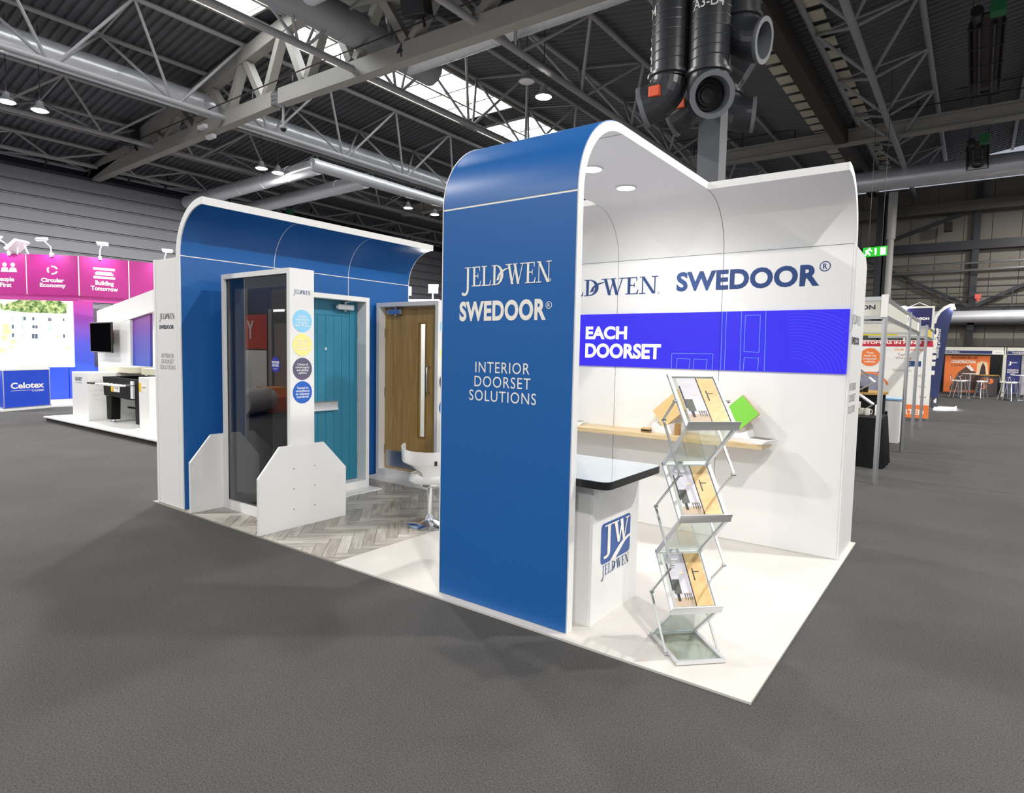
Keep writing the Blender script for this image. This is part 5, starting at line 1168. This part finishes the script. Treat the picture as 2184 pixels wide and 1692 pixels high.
t = thing('glowing_plinth', 'white glowing base block under the navy flag', 'plinth', (0, 21.6, 0)); MB().box(-.25, .32, 21.2, 22.6, 0, .05).build('base_plate', WHITE, t); MB().box(-.22, .1, 21.15, 21.19, .02, .1).build('light_strip', mat('strip_glow', (.85, .8, 1.), .5, emit=14.), t); MB().box(.3, .34, 21.3, 22.6, .02, .07).build('light_strip', MATS['strip_glow'], t)

# black-cloth table with gifts
def cloth_table(label, x0, x1, y0, y1, z1):
    t = thing('draped_table', label, 'table', ((x0+x1)/2, (y0+y1)/2, 0))
    MB().box(x0+.02, x1-.02, y0+.02, y1-.02, z1-.03, z1-.004).build('tabletop', BLACK, t)
    ring = []; n = 28
    per = [(x0, y0), (x1, y0), (x1, y1), (x0, y1)]
    def perim(s):
        k = int(s*4) % 4; f = s*4-int(s*4); a, b = per[k], per[(k+1) % 4]; return a[0]+(b[0]-a[0])*f, a[1]+(b[1]-a[1])*f
    N = 112; cx, cy = (x0+x1)/2, (y0+y1)/2
    rs = []
    for z, w in ((z1, 0.), (z1-.03, .01), (.35, .04), (.0, .07)):
        row = []
        for k in range(N):
            px_, py_ = perim(k/N); d = Vector((px_-cx, py_-cy, 0)); d.normalize(); wv = w*(.5+.5*math.sin(k*1.55)+.4*math.sin(k*.73+1)); row.append((px_+d.x*wv, py_+d.y*wv, max(z, .003)))
        rs.append(row)
    mb = MB(); mb.rings(rs, cap=False); mb.poly(rs[0]); mb.build('cloth', BLACKCLOTH, t, smooth=True)
    return t
cloth_table('long table draped in black cloth behind the first aisle post', -1.9, -.30, 7.55, 8.35, .74)
# black mugs on a round black counter
t = thing('round_counter', 'black curved counter with a wooden rim carrying dark mugs', 'counter', (-1.15, 10.3, 0)); MB().lathe([(.62, 0), (.62, .96)], (-1.15, 10.3, 0), 36).build('body', BLACKCLOTH, t, smooth=True); MB().lathe([(.66, .96), (.66, 1.0)], (-1.15, 10.3, 0), 36).build('top', mat_wood('rim_wood', '#a07a3c', '#c09a58', .5), t, smooth=True)
CREAMM = mat('mug_cream', '#d9d6cc', .3)
def mug(label, group, m, loc, rz):
    t = thing('mug', label, 'mug', loc, rz, group=group, local=True)
    MB().lathe([(.0, 0), (.038, 0), (.041, .01), (.041, .10), (.036, .10), (.036, .012), (.0, .012)], n=16, cap=False).build('cup', m, t, smooth=True)
    MB().tube([(.04, 0, .085), (.062, 0, .08), (.07, 0, .05), (.06, 0, .025), (.04, 0, .02)], .006, 6).build('handle', m, t, smooth=True)
    return t
mg = mug('black mug stacked on the curved black counter', 'black mugs on the curved counter', mat('mug_black', '#141415', .35), (-1.4, 9.85, 1.0), .4)
k = 0
for lay, n_ in ((0, 8), (1, 6), (2, 3)):
    for i in range(n_):
        if lay == 0 and i == 0: continue
        dup(mg, (-1.4+.085*i+.04*lay, 9.85+.03*((i*7) % 3)-.0, 1.0+.1005*lay), .4+i)
wm = mug('white mug heaped on the black-cloth table', 'white mugs on the black-cloth table', CREAMM, (-.98, 7.95, .742), 1.)
for lay, n_ in ((0, 6), (1, 4), (2, 2)):
    for i in range(n_):
        if lay == 0 and i == 0: continue
        dup(wm, (-.98+.088*i+.05*lay, 7.95+.035*((i*5) % 3), .742+.1005*lay), i*1.3)
one('paper_bag', MB().box(-.44, -.36, 8.0, 8.12, .742, .90), PAPER, 'small white gift bag at the end of the black-cloth table', 'bag')
t = thing('info_counter', 'pale blue and white info counter deeper in the aisle booth', 'counter', (-.65, 11.2, 0)); MB().box(-.95, -.35, 11.0, 11.5, .0, .82).build('body', WHITE, t); MB().box(-.97, -.33, 10.98, 11.52, .82, .85).build('top', mat('counter_sky', '#8db8dc', .4), t); MB().box(-.7, -.55, 10.995, 10.999, .3, .6).build('dark_panel', BLACK, t)
t = thing('literature_stand', 'grey zigzag literature stand inside the aisle booth', 'literature stand', (-.78, 9.4, 0))
zz = [(-.9, .05), (-.7, .28), (-.95, .55), (-.62, .82), (-.9, 1.02), (-.62, 1.2), (-.9, 1.45)]
for a, b in zip(zz, zz[1:]): MB().bar((a[0], 9.4, a[1]), (b[0], 9.4, b[1]), .02, .25, (0, 1, 0)).build('tray', STEEL, t)
t = thing('desk_monitor', 'small blue monitor beside the dark mugs', 'monitor', (-1.7, 10.6, 1.)); MB().box(-1.85, -1.5, 10.62, 10.65, 1.12, 1.42).build('screen', mat('monitor_blue', '#5b78b8', .3, emit=.3), t); MB().bar((-1.68, 10.66, .99), (-1.68, 10.66, 1.25), .06, .02).build('stand', BLACK, t)

one('booth_wall', MB().box(-3.2, -3.15, 6.22, 12.05, 0, 2.4), FASW, 'cream side wall closing the aisle booth behind the white stand', 'panel')
# far booths at the end of the aisle
FB = 33.0
def FQ(x, y): return GY(x, y, FB)
def farframe(label, x0, x1, tx, tw, cardx):
    t = thing('far_booth_frame', label, 'booth', ((x0+x1)/2, FB, 0))
    MB().box(x0, x1, FB-.03, FB+.03, 1.90, 2.22).build('fascia', FASW, t); MB().box(x0+.04, x1-.04, FB-.035, FB-.03, 1.93, 2.06).build('name_board', mat('board_navy', '#222a66', .5), t)
    if tx: text(tx[0], CREAM, t, (tx[1], FB-.035, 1.96), XA*tw, ZA*.07, bold=.02)
    if cardx: MB().box(cardx, cardx+.42, FB-.04, FB-.031, 1.90, 2.08).build('logo_card', PAPER, t); text('JEWSON', NAVY, t, (cardx+.12, FB-.04, 1.97), XA*.22, ZA*.035, bold=.02)
    for x in (x0, x1): MB().box(x-.03, x+.03, FB-.03, FB+.03, 0, 2.22).build('post', FASW, t)
    MB().box(x0, x1, FB+2.4, FB+2.43, 0, 2.2).build('rear_wall', mat('booth_black', '#131216', .8), t)
    return t
farframe('far booth with navy name board and orange charity banner', -.6, 1.79, ('Band of Builders', -.5), .65, 1.35)
farframe('far booth with navy name board and blue partner panel', 1.85, 4.2, ('YouthBuild', 2.05), .42, None)
t = thing('charity_banner', 'orange construction charity banner with a hooded dark figure print', 'banner', (.7, FB+.5, 0))
FB2 = FB+.5
def F2(x, y): return GY(x, y, FB2)
def C5(x, y): return F2(1980+x/6.51, 620+y/6.51)
MB().box(C5(300, 0).x, C5(930, 0).x, FB2, FB2+.04, .1, C5(300, 900).z).build('panel', ORG, t)
MB().poly([(p.x, FB2-.003, p.z) for p in (C5(290, 1380), C5(720, 1380), C5(720, 1210), C5(560, 1030), C5(420, 1130), C5(300, 1330))]).build('dark_print', mat('print_brown', '#5b4038', .6), t, recalc=False)
MB().poly([(p.x, FB2-.0035, p.z) for p in (C5(520, 1050), C5(570, 1030), C5(640, 1110), C5(600, 1120))]).build('pale_print', PAPER, t, recalc=False)
MB().poly([(p.x, FB2-.004, p.z) for p in (C5(660, 1190), C5(830, 1190), C5(820, 1000), C5(740, 975), C5(680, 1010))]).build('pale_print', mat('print_sand', '#e3c9a4', .6), t, recalc=False)
MB().poly([(p.x, FB2-.005, p.z) for p in (C5(700, 1190), C5(800, 1190), C5(790, 1060), C5(760, 1000), C5(730, 1060))]).build('figure_print', mat('print_hood', '#33282a', .6), t, recalc=False)
text('CONSTRUCTION', CREAM, t, C5(318, 1003)+Vector((0, -.003, 0)), XA*(C5(655, 0).x-C5(318, 0).x), ZA*.13, bold=.05); text('CHARITY', mat('ink_brown', '#6b3a26', .6), t, C5(318, 1048)+Vector((0, -.003, 0)), XA*.72, ZA*.12, bold=.01); text('THE UK', MATS['ink_brown'], t, C5(490, 948)+Vector((0, -.003, 0)), XA*.55, ZA*.12, bold=.02); text('BAND OF\nBUILDERS', MATS['ink_brown'], t, C5(320, 945)+Vector((0, -.003, 0)), XA*.5, ZA*.22, bold=.02)
t = thing('banner_counter', 'dark printed pop-up counter with orange circles before the charity banner', 'counter', (1.25, FB+.1, 0)); a_, b_ = C5(730, 1190), C5(920, 1190)
MB().lathe([(.42, .02), (.42, .93)], (1.22, FB+.05, 0), 28).build('body', mat('popup_dark', '#4a4144', .6), t, smooth=True); MB().lathe([(.46, .93), (.46, .97)], (1.22, FB+.05, 0), 28).build('top', MATS['rim_wood'], t, smooth=True)
for (u_, z) in ((-.1, .72), (.12, .70), (-.1, .45)):
    mb = MB(); n = 14; mb.poly([(1.22+(u_+.13*math.cos(2*PI*k/n)), FB+.05-math.sqrt(max(0, .424**2-(u_+.13*math.cos(2*PI*k/n))**2)), z+.13*math.sin(2*PI*k/n)) for k in range(n)]); mb.build('orange_circle', ORG, t)
t = thing('partner_panel', 'navy panel with white partnership lettering at the far booth', 'panel', (2.2, FB, 0))
p0, p1 = FQ(2133, 842), FQ(2169, 758); MB().box(1.9, 2.37, FB+.04, FB+.08, .12, 1.88).build('panel', mat('panel_navy', '#232a72', .5), t); text('WORKING IN\nPARTNERSHIP\nWITH', CREAM, t, (1.93, FB+.04, .98), XA*.40, ZA*.28, bold=.02); text('J', CREAM, t, (1.96, FB+.04, 1.42), XA*.10, ZA*.18, bold=.05); text('JEWSON', CREAM, t, (2.08, FB+.04, 1.52), XA*.18, ZA*.05, bold=.03)
one('photo_panel', MB().box(2.42, 4.1, FB+.04, FB+.08, .12, 1.88), mat('photo_print', '#a7a5b0', .5, noise=.6, nscale=3), 'grey photo print panel next to the navy partner panel', 'panel')
# tall tables and stools
def bar_table(label, x, y, h=1.05):
    t = thing('poseur_table', label, 'table', (x, y, 0), group='tall round tables at the far booths'); MB().lathe([(.30, h-.02), (.31, h-.01), (.30, h)], (x, y, 0), 28).build('tabletop', WHITE, t, smooth=True); MB().tube([(x, y, .02), (x, y, h-.02)], .035, 12).build('column', CHROME, t, smooth=True); MB().lathe([(.24, 0), (.24, .01), (.05, .04)], (x, y, 0), 24).build('base', CHROME, t, smooth=True)
def bar_stool(x, y, rz, label):
    t = thing('bar_stool', label, 'stool', (x, y, 0), rz, group='chrome stools round the tall tables', local=True); MB().lathe([(.0, .71), (.17, .70), (.19, .73), (.17, .755), (.0, .745)], n=20, cap=False).build('seat', WHITE, t, smooth=True)
    for k in range(4):
        a = k*PI/2+.78; MB().tube([(.12*math.cos(a), .12*math.sin(a), .71), (.17*math.cos(a), .17*math.sin(a), .4), (.25*math.cos(a), .25*math.sin(a), .01)], .015, 8).build('leg', CHROME, t, smooth=True)
    MB().tube([(-.17, -.12, .74), (-.19, -.08, .92), (-.2, 0, .96), (-.19, .08, .92), (-.17, .12, .74)], .014, 8).build('back_rail', CHROME, t, smooth=True)
    MB().rings([[(.20*math.cos(2*PI*k/16), .20*math.sin(2*PI*k/16), .28+dz) for k in range(16)] for dz in (0, .015)], cap=False).build('foot_ring', CHROME, t)
for (x, y, l) in ((.62, 30.2, 'tall white-topped round table before the orange charity banner'), (2.28, 30.1, 'tall white-topped round table before the navy partner panel')):
    bar_table(l, x, y)
    for k, (dx_, dy_) in enumerate(((-.48, .1), (-.3, -.42), (.42, -.2), (.4, .42), (-.2, .55))): bar_stool(x+dx_, y+dy_, math.atan2(-dy_, -dx_), 'chrome stool with white seat at the tall table before the '+('orange banner' if x < 1 else 'navy panel'))

# ================================================================== STAND ACROSS THE AISLE (seen mirrored in the dark glass)
def REFL(px_, py_, yp):
    d = ray(px_, py_); h = CAM + d*((FY0+.03-CAM.y)/d.y); d = Vector((d.x, -d.y, d.z)); return h + d*((yp-h.y)/d.y)
WY = -6.2
t = thing('opposite_wall', 'grey panel wall of the stand across the aisle, mirrored in the dark glass', 'display wall', (-14, WY, 0))
MB().box(-24, -8.5, WY-.1, WY, 0, 3.2).build('panel', mat('opp_grey', '#57534f', .6, noise=.3, nscale=.8), t)
def rq(nm, x0, y0, x1, y1, m, par, yp=WY+.01):
    a, b = REFL(x0, y0, yp), REFL(x1, y1, yp); xa, xb = sorted((a.x, b.x)); za, zb = sorted((a.z, b.z)); return MB().box(xa, xb, yp-.008, yp, max(za, .02), zb).build(nm, m, par), (xa, xb, za, zb)
o, (xa, xb, za, zb) = rq('orange_poster', 505, 673, 569, 745, mat('opp_orange', '#d2573f', .5, noise=.25, nscale=3), t)
text('Y', PAPER, t, (xb-(xb-xa)*.42, WY+.012, za+(zb-za)*.3), Vector((-.35, 0, 0)), ZA*.5, bold=.03)
rq('white_poster', 505, 746, 569, 850, PAPER, t); rq('pale_stripe', 572, 660, 580, 860, mat('opp_pale', '#a8a29a', .6), t)
rq('lamp_row_offscreen', 583, 661, 606, 664, GLOW, t); rq('beige_door', 585, 690, 612, 830, mat('opp_beige', '#8f8172', .6), t)
t = thing('orange_crate', 'orange crate of the stand across the aisle, mirrored in the dark glass', 'crate', REFL(550, 880, -5.2)*1)
t.location.z = 0; OFF[t.name] = Vector(t.location)
a, b = REFL(500, 840, -5.2), REFL(584, 880, -5.2); xa, xb = sorted((a.x, b.x)); MB().box(xa, xb, -5.9, -5.2, 0, a.z).build('body', mat('crate_orange', '#cf5a22', .5), t)
MB().box(xb-.9, xb-.3, -5.8, -5.3, a.z, a.z+.22).build('lid_box', mat('crate_amber', '#d98a3a', .5), t)
FOIL = mat('foil', (.75, .73, .72), .3, .5, bump=.6, nscale=8, bscale=8)
p = REFL(545, 905, -4.6); one('foil_roll', MB().tube([(p.x-.35, -5.1, .32), (p.x+.45, -3.9, .32)], .30, 28), FOIL, 'silver foil roll before the orange crate, mirrored in the dark glass', 'roll', smooth=True)
p = REFL(540, 800, -5.6); one('wrapped_bundle', MB().lathe([(.18, 0), (.24, .3), (.2, .9), (.24, 1.2), (.15, 1.42), (.05, 1.5)], (p.x-1.6, -5.95+.02, .0), 18), FOIL, 'upright foil-wrapped bundle across the aisle, mirrored in the dark glass', 'bundle', smooth=True)
